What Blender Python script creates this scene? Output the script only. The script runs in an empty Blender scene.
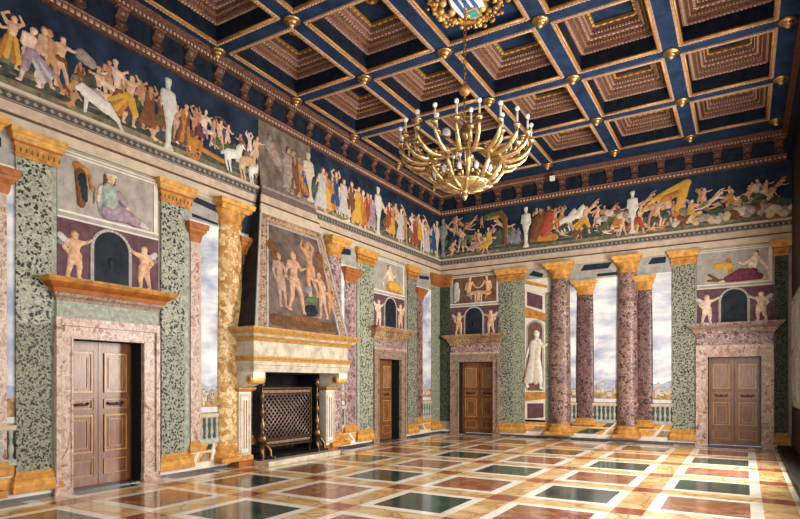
import bpy, bmesh, math, random
import numpy as np
from mathutils import Vector
PI = math.pi
random.seed(7)
scn = bpy.context.scene
col = scn.collection

# ------------------------------------------------------------------ camera, world, lights, exposure
W, H = 800, 519
F, CX, HY, YAW, CAMZ = 576.8, 400.0, 382.4, math.radians(30.88), 1.6
XL, YF, XR, YN = -8.37, 16.47, 0.95, -0.6          # left, far, right, near walls
cam_d = bpy.data.cameras.new('camera')
cam = bpy.data.objects.new('camera', cam_d); col.objects.link(cam)
cam_d.sensor_fit = 'HORIZONTAL'; cam_d.sensor_width = 36; cam_d.lens = F / W * 36
cam_d.shift_x = 0.0
cam_d.shift_y = (HY - H / 2) / W
cam_d.clip_start = 0.05
cam.location = (0, 0, CAMZ); cam.rotation_euler = (PI / 2, 0, YAW)
scn.camera = cam
vs = scn.view_settings
vs.view_transform = 'Standard'; vs.look = 'None'; vs.gamma = 1; vs.use_curve_mapping = False
vs.exposure = 0.02
wd = bpy.data.worlds.new('world'); scn.world = wd; wd.use_nodes = True
wd.node_tree.nodes['Background'].inputs[0].default_value = (0.72, 0.82, 1, 1)
wd.node_tree.nodes['Background'].inputs[1].default_value = 1.6

def area(name, loc, rot, sx, sy, power, color):
    l = bpy.data.lights.new(name, 'AREA'); l.shape = 'RECTANGLE'; l.size = sx; l.size_y = sy
    l.energy = power; l.color = color
    o = bpy.data.objects.new(name, l); o.location = loc; o.rotation_euler = rot; col.objects.link(o)
    return o
WINR = [(2.2, 3.8), (6.4, 8.0), (10.9, 12.7)]      # windows of the right wall (Y ranges)
WINZ = (1.0, 4.6)
for (a, b), p in zip(WINR, (130, 520, 1200)):
    area('daylight', (XR + 0.12, (a + b) / 2, 2.8), (0, PI / 2, 0), 3.4, b - a - 0.1, p, (1.0, 0.95, 0.88))
WINN_FILL = [(-6.9, -5.3), (-3.4, -1.4)]                # unseen near-wall windows (X ranges), added to light the far wall
for (a, b), p in zip(WINN_FILL, (70, 190)):
    area('daylight', ((a + b) / 2, YN - 0.12, 2.8), (PI / 2, 0, 0), b - a - 0.1, 3.4, p, (1.0, 0.96, 0.9))  # added fill light from behind the camera

# ------------------------------------------------------------------ materials
MATS = {}
def new_mat(name):
    m = bpy.data.materials.new(name); m.use_nodes = True; MATS[name] = m
    nt = m.node_tree; b = nt.nodes['Principled BSDF']
    return m, nt, b
def c4(c): return (c[0], c[1], c[2], 1)
def coords(nt, scale=(1, 1, 1), kind='Object', distort=0.0, dscale=3.0):
    tc = nt.nodes.new('ShaderNodeTexCoord'); mp = nt.nodes.new('ShaderNodeMapping')
    nt.links.new(tc.outputs[kind], mp.inputs[0]); mp.inputs['Scale'].default_value = scale
    out = mp.outputs[0]
    if distort:
        n = nt.nodes.new('ShaderNodeTexNoise'); n.inputs['Scale'].default_value = dscale; n.inputs['Detail'].default_value = 3
        nt.links.new(out, n.inputs['Vector'])
        mx = nt.nodes.new('ShaderNodeVectorMath'); mx.operation = 'MULTIPLY_ADD'
        nt.links.new(n.outputs['Color'], mx.inputs[0]); mx.inputs[1].default_value = (distort,) * 3
        nt.links.new(out, mx.inputs[2]); out = mx.outputs[0]
    return out
def ramp(nt, fac, stops, interp='LINEAR'):
    r = nt.nodes.new('ShaderNodeValToRGB'); cr = r.color_ramp; cr.interpolation = interp
    while len(cr.elements) < len(stops): cr.elements.new(0.5)
    for e, (p, c) in zip(cr.elements, stops): e.position = p; e.color = c4(c)
    nt.links.new(fac, r.inputs[0]); return r.outputs[0]
def mixc(nt, a, b, fac, mode='MIX'):
    m = nt.nodes.new('ShaderNodeMix'); m.data_type = 'RGBA'; m.blend_type = mode
    if isinstance(fac, (int, float)): m.inputs[0].default_value = fac
    else: nt.links.new(fac, m.inputs[0])
    for s, v in ((6, a), (7, b)):
        if isinstance(v, tuple): m.inputs[s].default_value = c4(v)
        else: nt.links.new(v, m.inputs[s])
    return m.outputs[2]
def noise(nt, vec, scale, detail=5, rough=0.6):
    n = nt.nodes.new('ShaderNodeTexNoise'); n.inputs['Scale'].default_value = scale; n.inputs['Detail'].default_value = detail
    n.inputs['Roughness'].default_value = rough; nt.links.new(vec, n.inputs['Vector']); return n.outputs[0]
def voro(nt, vec, scale, feature='F1', out='Distance'):
    n = nt.nodes.new('ShaderNodeTexVoronoi'); n.feature = feature; n.inputs['Scale'].default_value = scale
    nt.links.new(vec, n.inputs['Vector']); return n.outputs[out]
def bump(nt, b, h, strength, dist=0.02):
    bp = nt.nodes.new('ShaderNodeBump'); bp.inputs['Strength'].default_value = strength; bp.inputs['Distance'].default_value = dist
    nt.links.new(h, bp.inputs['Height']); nt.links.new(bp.outputs[0], b.inputs['Normal'])

def plain(name, c, rough=0.6, metal=0.0, var=0.25, scale=12, bmp=0.0, scl=(1, 1, 1), spec=0.5):
    m, nt, b = new_mat(name)
    v = coords(nt, scl); n = noise(nt, v, scale)
    lo = tuple(x * (1 - var) for x in c); hi = tuple(min(1, x * (1 + var)) for x in c)
    nt.links.new(ramp(nt, n, [(0.3, lo), (0.7, hi)]), b.inputs['Base Color'])
    b.inputs['Roughness'].default_value = rough; b.inputs['Metallic'].default_value = metal
    b.inputs['Specular IOR Level'].default_value = spec if (metal or rough < .35) else .12
    if bmp: bump(nt, b, n, bmp)
    return m
def breccia(name, base, second, vein, scale=7, rough=0.35, vein_w=0.06, stretch=(1, 1, 1), spread=0.5):
    m, nt, b = new_mat(name)
    v = coords(nt, stretch, distort=0.25 * 7 / scale, dscale=scale * .6)
    cellc = voro(nt, v, scale, out='Color')
    sep = nt.nodes.new('ShaderNodeSeparateColor'); nt.links.new(cellc, sep.inputs[0])
    body = ramp(nt, sep.outputs[0], [(0.1, base), (0.75, second)])
    n = noise(nt, v, scale * 2.2); body = mixc(nt, body, ramp(nt, n, [(0.35, (0.25,) * 3), (0.65, (1.0,) * 3)]), 0.55, 'MULTIPLY')
    edge = voro(nt, v, scale, 'DISTANCE_TO_EDGE')
    e = ramp(nt, edge, [(vein_w * 0.4, (1,) * 3), (vein_w * 1.6, (0,) * 3)])
    n2 = noise(nt, v, 2.5, 3); e2 = mixc(nt, e, ramp(nt, n2, [(0.35, (0.15,) * 3), (0.6, (1,) * 3)]), 1.0, 'MULTIPLY')
    big = noise(nt, v, 2.2, 6, .7); body = mixc(nt, body, ramp(nt, big, [(0.30, tuple(x * (1 - spread * .6) for x in (1, 1, 1))), (0.5, (1, 1, 1)), (.72, (1.0, .92, .88))]), 1.0, 'MULTIPLY')
    nt.links.new(mixc(nt, body, vein, e2), b.inputs['Base Color'])
    b.inputs['Roughness'].default_value = rough; b.inputs['Specular IOR Level'].default_value = .2
    return m
def spotted(name, ground, light, dark, scale=11, size=0.34, rough=0.45):
    m, nt, b = new_mat(name)
    v = coords(nt, distort=0.12, dscale=9)
    d = voro(nt, v, scale); n = noise(nt, v, scale * 1.5)
    g = ramp(nt, n, [(0.32, ground), (0.62, light)])
    s = ramp(nt, d, [(size - 0.05, (1,) * 3), (size + 0.06, (0,) * 3)])
    d2 = voro(nt, v, scale * 2.1); s2 = ramp(nt, d2, [(0.2, (0.9,) * 3), (0.3, (0,) * 3)])
    c = mixc(nt, g, dark, s); c = mixc(nt, c, dark, s2)
    nt.links.new(c, b.inputs['Base Color']); b.inputs['Roughness'].default_value = rough; b.inputs['Specular IOR Level'].default_value = .15
    return m
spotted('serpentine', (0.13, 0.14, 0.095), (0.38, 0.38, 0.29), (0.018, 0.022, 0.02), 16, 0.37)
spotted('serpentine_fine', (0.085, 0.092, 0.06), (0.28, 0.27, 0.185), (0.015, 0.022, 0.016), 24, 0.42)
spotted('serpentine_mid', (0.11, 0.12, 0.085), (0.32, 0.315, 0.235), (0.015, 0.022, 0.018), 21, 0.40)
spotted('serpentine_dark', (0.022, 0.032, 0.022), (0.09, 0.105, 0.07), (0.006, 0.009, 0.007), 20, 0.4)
plain('serpentine_edge', (0.26, 0.275, 0.215), 0.45, var=0.4, scale=14)
spotted('serpentine_side', (0.15, 0.17, 0.11), (0.33, 0.345, 0.24), (0.04, 0.05, 0.03), 24, 0.36)
def clouded(name, cols, vein, scale=4.5, rough=0.3):
    m, nt, b = new_mat(name)
    v = coords(nt, (1, 1, .8), distort=0.5, dscale=3.5)
    n = noise(nt, v, scale, 9, 0.72)
    c = ramp(nt, n, [(0.30 + 0.40 * i / (len(cols) - 1), x) for i, x in enumerate(cols)])
    e = ramp(nt, voro(nt, v, scale * 1.6, 'DISTANCE_TO_EDGE'), [(0.01, (.75,) * 3), (0.07, (0,) * 3)])
    nt.links.new(mixc(nt, c, vein, e), b.inputs['Base Color']); b.inputs['Roughness'].default_value = rough; b.inputs['Specular IOR Level'].default_value = .2
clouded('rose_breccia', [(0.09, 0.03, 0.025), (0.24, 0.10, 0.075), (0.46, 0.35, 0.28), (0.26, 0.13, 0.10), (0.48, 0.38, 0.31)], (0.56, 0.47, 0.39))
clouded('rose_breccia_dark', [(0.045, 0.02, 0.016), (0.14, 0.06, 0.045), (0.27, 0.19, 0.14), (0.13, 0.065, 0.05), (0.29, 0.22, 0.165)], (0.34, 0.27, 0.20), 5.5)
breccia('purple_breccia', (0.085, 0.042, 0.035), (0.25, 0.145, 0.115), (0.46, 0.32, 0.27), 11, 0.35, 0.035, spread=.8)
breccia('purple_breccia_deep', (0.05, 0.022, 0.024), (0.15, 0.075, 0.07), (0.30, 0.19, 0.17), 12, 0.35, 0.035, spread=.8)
breccia('purple_breccia_pale', (0.17, 0.09, 0.09), (0.32, 0.20, 0.19), (0.52, 0.41, 0.38), 10, 0.35, 0.05, spread=.6)
breccia('golden_breccia', (0.44, 0.22, 0.055), (0.78, 0.56, 0.27), (0.28, 0.12, 0.03), 12, 0.35, 0.05, spread=.7)
breccia('carved_ornament', (0.12, 0.05, 0.03), (0.28, 0.15, 0.09), (0.50, 0.33, 0.17), 20, 0.5, 0.12, spread=1)
plain('ochre', (0.40, 0.185, 0.042), 0.45, var=0.45, scale=9)
plain('ochre_light', (0.50, 0.25, 0.06), 0.45, var=0.4, scale=9)
plain('ochre_dark', (0.27, 0.085, 0.018), 0.45, var=0.3, scale=9)
plain('ochre_red', (0.29, 0.10, 0.03), 0.45, var=0.3, scale=9)
plain('cream', (0.47, 0.38, 0.28), 0.7, var=0.16, scale=5)
plain('cream_pink', (0.44, 0.335, 0.25), 0.7, var=0.2, scale=6)
plain('white_marble', (0.60, 0.54, 0.45), 0.35, var=0.16, scale=5)
plain('grey_plaster', (0.29, 0.27, 0.245), 0.7, var=0.25, scale=6)
plain('panel_grey', (0.30, 0.265, 0.225), 0.75, var=0.28, scale=5)
plain('panel_purple', (0.10, 0.05, 0.06), 0.7, var=0.35, scale=6)
plain('panel_brown', (0.13, 0.07, 0.045), 0.7, var=0.5, scale=4)
plain('niche_dark', (0.014, 0.018, 0.024), 0.6, var=0.5, scale=4)
plain('bead_brown', (0.11, 0.055, 0.035), 0.6)
plain('soffit_blue', (0.014, 0.02, 0.032), 0.6)
plain('plinth_dark', (0.055, 0.045, 0.05), 0.3, var=0.4)
plain('wall_plaster', (0.30, 0.26, 0.21), 0.8, var=0.2, scale=3)
plain('wood_dark_wall', (0.016, 0.013, 0.011), 0.5, var=0.4)
plain('black', (0.008, 0.007, 0.006), 0.8)
plain('iron', (0.06, 0.045, 0.035), 0.45, 0.7, 0.4)
plain('bronze', (0.13, 0.075, 0.035), 0.35, 0.9, 0.4)
plain('soot_jamb_black', (0.012, 0.011, 0.012), 0.9)
plain('gold', (0.72, 0.42, 0.13), 0.32, 0.85, 0.4, 20)
plain('brass', (0.56, 0.39, 0.18), 0.3, 0.85, 0.55, 14)
plain('brass_dark', (0.34, 0.20, 0.08), 0.35, 0.85, 0.4, 20)
plain('gilt', (0.40, 0.19, 0.045), 0.45, 0.3, 0.35, 16)
plain('gilt_bright', (0.66, 0.40, 0.12), 0.4, 0.3, 0.3, 16)
plain('carved_pink', (0.22, 0.105, 0.08), 0.55, var=0.7, scale=34, bmp=0.4)
plain('carved_brown', (0.105, 0.05, 0.034), 0.55, var=0.8, scale=34, bmp=0.5)
plain('bead_pink', (0.42, 0.27, 0.19), 0.5, var=0.4, scale=30)
plain('navy', (0.012, 0.026, 0.060), 0.6, var=0.5, scale=5)
plain('navy_deep', (0.008, 0.012, 0.022), 0.6, var=0.5, scale=7)
plain('navy_sky', (0.014, 0.024, 0.045), 0.7, var=0.7, scale=1.8)
plain('frieze_land', (0.15, 0.13, 0.08), 0.7, var=0.6, scale=6)
plain('frieze_land_far', (0.055, 0.065, 0.06), 0.7, var=0.6, scale=6)
plain('faded_fresco', (0.15, 0.115, 0.09), 0.75, var=0.55, scale=4)
plain('fresco_dusk', (0.105, 0.075, 0.062), 0.75, var=0.6, scale=3.5)
plain('guilloche_dark', (0.07, 0.06, 0.055), 0.6)
plain('guilloche_light', (0.24, 0.21, 0.17), 0.6)
plain('hood_side_shade', (0.022, 0.019, 0.018), 0.7, var=0.5, scale=4)  # near-black colour carries the shade on the hood's left face
breccia('rose_frame', (0.16, 0.085, 0.06), (0.34, 0.22, 0.16), (0.42, 0.32, 0.24), 12, 0.6, 0.06)
plain('faded_band', (0.13, 0.10, 0.08), 0.7); plain('gilt_ochre', (0.40, 0.21, 0.05), 0.4, 0.15, 0.4, 14); plain('mantel_marble', (0.44, 0.38, 0.29), 0.4, var=0.35, scale=5)
plain('baluster_grey', (0.30, 0.31, 0.27), 0.6, var=.3); plain('terrace_shade', (0.06, 0.07, 0.055), 0.8, var=.5)
plain('bead_gold', (0.38, 0.20, 0.09), 0.45, 0.2); plain('bush_dark', (0.055, 0.055, 0.042), 0.8, var=.7, scale=9); plain('bracket_brown', (0.085, 0.042, 0.03), 0.6, var=.7, scale=30); plain('screen_metal', (0.22, 0.15, 0.12), 0.4, 0.6, 0.3)
plain('glass_crystal', (0.75, 0.72, 0.78), 0.05, 0.2, 0.1)
plain('bulb', (0.9, 0.88, 0.84), 0.25, var=0.02)
plain('white_plastic', (0.85, 0.85, 0.83), 0.4, var=0.03)
plain('shutter_grey', (0.30, 0.31, 0.27), 0.5, var=0.15)
plain('steel_blue', (0.05, 0.12, 0.30), 0.5); plain('heraldic_white', (0.75, 0.75, 0.78), 0.5); plain('heraldic_green', (0.05, 0.30, 0.28), 0.5)
# figure colours
for n_, c_ in dict(skin=(0.66, 0.40, 0.25), skin_tan=(0.48, 0.25, 0.13), skin_pale=(0.74, 0.53, 0.40), skin_far=(0.50, 0.29, 0.19), stone=(0.66, 0.62, 0.54),
                   stone_warm=(0.60, 0.50, 0.38), hair_brown=(0.13, 0.06, 0.025), hair_fair=(0.45, 0.26, 0.10), cloth_yellow=(0.80, 0.46, 0.08),
                   cloth_white=(0.68, 0.62, 0.58), cloth_lilac=(0.45, 0.32, 0.38), cloth_red=(0.45, 0.09, 0.05), cloth_brown=(0.24, 0.10, 0.05),
                   cloth_blue=(0.06, 0.10, 0.24), cloth_green=(0.13, 0.20, 0.09), cloth_orange=(0.60, 0.24, 0.06), cloth_grey=(0.30, 0.30, 0.30),
                   cloth_wine=(0.22, 0.05, 0.09), cloth_sage=(0.42, 0.50, 0.42), cloud_grey=(0.34, 0.27, 0.24), horse_white=(0.74, 0.68, 0.60),
                   horse_brown=(0.30, 0.14, 0.07), horse_tan=(0.60, 0.40, 0.24), faded_skin=(0.36, 0.24, 0.17), foliage=(0.09, 0.11, 0.04)).items():
    plain(n_, tuple(x * (.62 if n_.startswith('cloth') else .8) for x in c_), 0.7, var=0.2 if n_ in ('stone', 'stone_warm', 'horse_white', 'cloth_white', 'cloth_yellow') else 0.4, scale=12)
# fresco sky: cloudy lilac grey
m, nt, b = new_mat('fresco_sky')
v = coords(nt, (1.0, 1.0, 2.4), distort=0.35, dscale=2)
n = noise(nt, v, 0.9, 6, 0.55)
nt.links.new(ramp(nt, n, [(0.34, (0.26, 0.29, 0.38)), (0.46, (0.44, 0.45, 0.51)), (0.56, (0.62, 0.61, 0.61)), (0.68, (0.76, 0.73, 0.69))]), b.inputs['Base Color'])
b.inputs['Roughness'].default_value = 0.75; b.inputs['Specular IOR Level'].default_value = .1
plain('far_hills', (0.33, 0.34, 0.42), 0.8, var=0.2); plain('town_land', (0.30, 0.20, 0.10), 0.8, var=0.6, scale=9)
plain('house_cream', (0.50, 0.42, 0.33), 0.8, var=0.15); plain('house_roof', (0.30, 0.16, 0.10), 0.8); plain('river', (0.50, 0.50, 0.52), 0.6, var=0.15)
plain('house_shade', (0.36, 0.28, 0.24), 0.8)
# door wood
def wood(name, a, b_, stretch):
    m, nt, b = new_mat(name)
    v = coords(nt, stretch, distort=0.3, dscale=2)
    n = noise(nt, v, 6, 6, 0.65)
    nt.links.new(ramp(nt, n, [(0.3, a), (0.7, b_)]), b.inputs['Base Color']); b.inputs['Roughness'].default_value = 0.32
    bump(nt, b, n, 0.1)
wood('walnut', (0.060, 0.020, 0.008), (0.25, 0.092, 0.032), (6, 6, 0.6))
wood('walnut_panel', (0.12, 0.05, 0.028), (0.34, 0.18, 0.10), (6, 6, 0.6))
wood('walnut_gilt', (0.22, 0.10, 0.03), (0.50, 0.29, 0.09), (6, 6, 0.6))
# polished floor marbles
def stone(name, cols, scale, rough=0.11, stretch=(1, 1, 1), veins=None):
    m, nt, b = new_mat(name)
    v = coords(nt, stretch, distort=0.5, dscale=1.6)
    n = noise(nt, v, scale, 8, 0.62)
    c = ramp(nt, n, [(0.28 + 0.44 * i / (len(cols) - 1), x) for i, x in enumerate(cols)])
    if veins:
        w = voro(nt, v, scale * 0.8, 'DISTANCE_TO_EDGE'); e = ramp(nt, w, [(0.01, (0.7,) * 3), (0.06, (0,) * 3)]); c = mixc(nt, c, veins, e)
    nt.links.new(c, b.inputs['Base Color'])
    n3 = noise(nt, coords(nt), 3.0, 4); rr = nt.nodes.new('ShaderNodeMapRange'); rr.inputs[3].default_value = rough * 0.6; rr.inputs[4].default_value = rough * 1.7
    nt.links.new(n3, rr.inputs[0]); nt.links.new(rr.outputs[0], b.inputs['Roughness'])
    b.inputs['Specular IOR Level'].default_value = 0.6
stone('floor_green', [(0.010, 0.020, 0.016), (0.030, 0.055, 0.042), (0.08, 0.11, 0.085)], 5)
stone('floor_red', [(0.13, 0.045, 0.022), (0.27, 0.11, 0.055), (0.42, 0.23, 0.13)], 5)
stone('floor_white', [(0.66, 0.60, 0.50), (0.80, 0.76, 0.68), (0.62, 0.50, 0.38)], 2)
stone('floor_yellow', [(0.34, 0.18, 0.055), (0.60, 0.40, 0.17), (0.76, 0.61, 0.38)], 2.4, veins=(0.35, 0.14, 0.05))
stone('floor_rosso', [(0.20, 0.05, 0.03), (0.36, 0.11, 0.06)], 5)

# ------------------------------------------------------------------ mesh helpers
def M(n): return MATS[n]
WORLD = lambda u, w, z: (u, w, z)
LEFT = lambda u, w, z: (XL + w, u, z)      # u runs along the left wall (world Y), w comes out of it
FAR = lambda u, w, z: (u, YF - w, z)       # u runs along the far wall (world X)
class MB:
    def __init__(s, T=WORLD): s.v = []; s.f = []; s.m = []; s.mats = []; s.T = T; s.sm = []; s.cur = 0
    def mat(s, n):
        if n not in s.mats: s.mats.append(n)
        s.cur = s.mats.index(n); return s
    def add(s, vs_, fs, smooth=False):
        o = len(s.v); s.v += [s.T(*p) for p in vs_]
        for f in fs: s.f.append([i + o for i in f]); s.m.append(s.cur); s.sm.append(smooth)
    def box(s, a0, a1, b0, b1, z0, z1):
        s.add([(a0, b0, z0), (a1, b0, z0), (a1, b1, z0), (a0, b1, z0), (a0, b0, z1), (a1, b0, z1), (a1, b1, z1), (a0, b1, z1)],
              [(0, 3, 2, 1), (4, 5, 6, 7), (0, 1, 5, 4), (1, 2, 6, 5), (2, 3, 7, 6), (3, 0, 4, 7)]); return s
    def hexa(s, lo, hi):                      # two quads joined
        s.add(list(lo) + list(hi), [(0, 3, 2, 1), (4, 5, 6, 7), (0, 1, 5, 4), (1, 2, 6, 5), (2, 3, 7, 6), (3, 0, 4, 7)]); return s
    def tiers(s, u0, u1, w1, prof, w0=0.0, sides=(1, 1)):   # stacked mouldings: prof = [(z, out)], out widens u and w
        for (za, oa), (zb, ob) in zip(prof[:-1], prof[1:]):
            if zb - za < 1e-6: continue
            lo = [(u0 - oa * sides[0], w0, za), (u1 + oa * sides[1], w0, za), (u1 + oa * sides[1], w1 + oa, za), (u0 - oa * sides[0], w1 + oa, za)]
            hi = [(u0 - ob * sides[0], w0, zb), (u1 + ob * sides[1], w0, zb), (u1 + ob * sides[1], w1 + ob, zb), (u0 - ob * sides[0], w1 + ob, zb)]
            s.hexa(lo, hi)
        return s
    def poly(s, pts, w0, w1):                 # prism from a (u,z) outline between w0 and w1
        n = len(pts)
        s.add([(p[0], w0, p[1]) for p in pts] + [(p[0], w1, p[1]) for p in pts],
              [tuple(range(n))[::-1], tuple(range(n, 2 * n))] + [(i, (i + 1) % n, n + (i + 1) % n, n + i) for i in range(n)]); return s
    def lathe(s, cx, cw, prof, n=24, sw=1.0, a0=0.0, a1=2 * PI):   # prof = [(r,z)]
        full = abs(a1 - a0 - 2 * PI) < 1e-6; k = n if full else n + 1
        vs_ = []
        for r, z in prof:
            for i in range(k):
                a = a0 + (a1 - a0) * i / n; vs_.append((cx + r * math.cos(a), cw + r * math.sin(a) * sw, z))
        fs = []
        for j in range(len(prof) - 1):
            for i in range(n):
                a, b = j * k + i, j * k + (i + 1) % k; fs.append((a, b, b + k, a + k))
        if full: fs.append(tuple(range(k))[::-1]); fs.append(tuple(range((len(prof) - 1) * k, len(prof) * k)))
        s.add(vs_, fs, True); return s
    def tube(s, pts, r, n=8, closed=False):
        P = [Vector(p) for p in pts]; k = len(P); rs = r if isinstance(r, (list, tuple)) else [r] * k
        vs_ = []; up = None
        for i, p in enumerate(P):
            if closed: t = P[(i + 1) % k] - P[i - 1]
            else: t = P[min(i + 1, k - 1)] - P[max(i - 1, 0)]
            t.normalize()
            if up is None: up = Vector((0, 0, 1)) if abs(t.z) < 0.9 else Vector((1, 0, 0))
            x = t.cross(up); x.normalize(); y = x.cross(t); up = y
            for j in range(n):
                a = 2 * PI * j / n; q = p + (x * math.cos(a) + y * math.sin(a)) * rs[i]; vs_.append(tuple(q))
        fs = []
        for i in range(k if closed else k - 1):
            for j in range(n):
                a = i * n + j; b = i * n + (j + 1) % n; c = ((i + 1) % k) * n
                fs.append((a, b, c + (j + 1) % n, c + j))
        if not closed: fs.append(tuple(range(n))[::-1]); fs.append(tuple(range((k - 1) * n, k * n)))
        s.add(vs_, fs, True); return s
    def ball(s, c, r, n=10, sc=(1, 1, 1)):
        vs_ = []; fs = []; h = n // 2 + 1
        for j in range(h + 1):
            t = PI * j / h
            for i in range(n):
                a = 2 * PI * i / n; rr = max(math.sin(t), 0.02)
                vs_.append((c[0] + r * sc[0] * rr * math.cos(a), c[1] + r * sc[1] * rr * math.sin(a), c[2] + r * sc[2] * math.cos(t)))
        for j in range(h):
            for i in range(n):
                fs.append((j * n + i, j * n + (i + 1) % n, (j + 1) * n + (i + 1) % n, (j + 1) * n + i))
        fs.append(tuple(range(n))); fs.append(tuple(range(h * n, h * n + n))[::-1])
        s.add(vs_, fs, True); return s
    def build(s, name, parent=None, fix=True, bevel=0.0):
        me = bpy.data.meshes.new(name)
        off = Vector((0, 0, 0))
        p = parent
        while p is not None: off = off + p.location; p = p.parent
        me.from_pydata([tuple(Vector(v) - off) for v in s.v], [], s.f)
        for n in s.mats: me.materials.append(M(n))
        me.polygons.foreach_set('material_index', s.m); me.polygons.foreach_set('use_smooth', s.sm)
        if fix:
            bm = bmesh.new(); bm.from_mesh(me); bmesh.ops.recalc_face_normals(bm, faces=bm.faces[:]); bm.to_mesh(me); bm.free()
        o = bpy.data.objects.new(name, me); col.objects.link(o)
        if parent: o.parent = parent
        if any(s.sm) and not all(s.sm): pass
        if bevel:
            md = o.modifiers.new('bevel', 'BEVEL'); md.width = bevel; md.segments = 2; md.limit_method = 'ANGLE'
        return o
def tag(o, label=None, cat=None, group=None, kind=None):
    if label: o['label'] = label
    if cat: o['category'] = cat
    if group: o['group'] = group
    if kind: o['kind'] = kind
    return o
def thing(name, loc, label, cat, group=None, kind=None):
    o = bpy.data.objects.new(name, None); col.objects.link(o); o.location = loc; o.empty_display_size = 0.1
    return tag(o, label, cat, group, kind)
def struct(mb, name, label=None, parent=None):
    o = mb.build(name, parent)
    if parent is None: o['kind'] = 'structure'
    if label: o['label'] = label
    return o
def copy_tree(o, parent=None):
    c = o.copy(); col.objects.link(c); c.parent = parent
    for ch in list(o.children): copy_tree(ch, c)
    return c

# point on a wall seen through a photograph pixel (the wall plane is known, so this is a plain measurement)
cY, sY = math.cos(YAW), math.sin(YAW)
def ray(x, y):
    t = (x - CX) / F; return (cY * t - sY, sY * t + cY, (HY - y) / F)
def onL(x, y):
    d = ray(x, y); k = XL / d[0]; return d[1] * k, d[2] * k + CAMZ
def onF(x, y):
    d = ray(x, y); k = YF / d[1]; return d[0] * k, d[2] * k + CAMZ

# ------------------------------------------------------------------ painted figures in low relief
def relief(name, T, prims, cell, parent, depth=0.45, base=0.0):
    """prims: (material, p0, r0, p1, r1, lift) round cones in (u,z); the union becomes one relief surface"""
    A = np.array([[*p[1], p[2], *p[3], p[4], p[5]] for p in prims], float)
    mats = [p[0] for p in prims]; um = []
    for x in mats:
        if x not in um: um.append(x)
    rmax = max(A[:, 2].max(), A[:, 5].max())
    lo = np.minimum(A[:, 0:2].min(0), A[:, 3:5].min(0)) - rmax - cell; hi = np.maximum(A[:, 0:2].max(0), A[:, 3:5].max(0)) + rmax + cell
    nu = int((hi[0] - lo[0]) / cell) + 2; nz = int((hi[1] - lo[1]) / cell) + 2
    def field(U, Z):
        best = np.full(U.shape, -1e9); sd = np.full(U.shape, 1e9); idx = np.zeros(U.shape, int)
        for i in range(len(A)):
            x0, y0, r0, x1, y1, r1, lift = A[i]
            dx, dy = x1 - x0, y1 - y0; L2 = dx * dx + dy * dy + 1e-12
            t = np.clip(((U - x0) * dx + (Z - y0) * dy) / L2, 0, 1)
            d = np.hypot(U - x0 - t * dx, Z - y0 - t * dy); r = r0 + (r1 - r0) * t
            s_ = d - r; sd = np.minimum(sd, s_)
            hgt = np.where(s_ < 0, np.sqrt(np.maximum(r * r - d * d, 0)) * depth + lift, -s_ - 10)
            up = hgt > best; best = np.where(up, hgt, best); idx = np.where(up, i, idx)
        return sd, np.maximum(best, 0), idx
    u = lo[0] + np.arange(nu) * cell; z = lo[1] + np.arange(nz) * cell
    U, Z = np.meshgrid(u, z)
    sd, hh, _ = field(U, Z)
    ins = sd < 0
    cellin = ins[:-1, :-1] | ins[1:, :-1] | ins[:-1, 1:] | ins[1:, 1:]
    # snap outside corners onto the outline
    gz, gu = np.gradient(sd, cell); gn = np.hypot(gu, gz) + 1e-6
    k = np.where(sd > 0, np.minimum(sd, cell * 1.2), 0)
    U2 = U - k * gu / gn; Z2 = Z - k * gz / gn
    hh = np.where(ins, hh, 0)
    _, _, idm = field((U[:-1, :-1] + U[1:, 1:]) / 2, (Z[:-1, :-1] + Z[1:, 1:]) / 2)
    used = np.zeros(U.shape, bool)
    used[:-1, :-1] |= cellin; used[1:, :-1] |= cellin; used[:-1, 1:] |= cellin; used[1:, 1:] |= cellin
    ids = -np.ones(U.shape, int); ids[used] = np.arange(used.sum())
    verts = [T(float(a), float(b) + base, float(c)) for a, b, c in zip(U2[used], hh[used], Z2[used])]
    jj, ii = np.nonzero(cellin)
    faces = [(int(ids[j, i]), int(ids[j, i + 1]), int(ids[j + 1, i + 1]), int(ids[j + 1, i])) for j, i in zip(jj, ii)]
    mi = [um.index(mats[int(idm[j, i])]) for j, i in zip(jj, ii)]
    mb = MB(); mb.v = verts; mb.f = faces; mb.m = mi; mb.sm = [True] * len(faces); mb.mats = um
    return mb.build(name, parent, fix=False)

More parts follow.
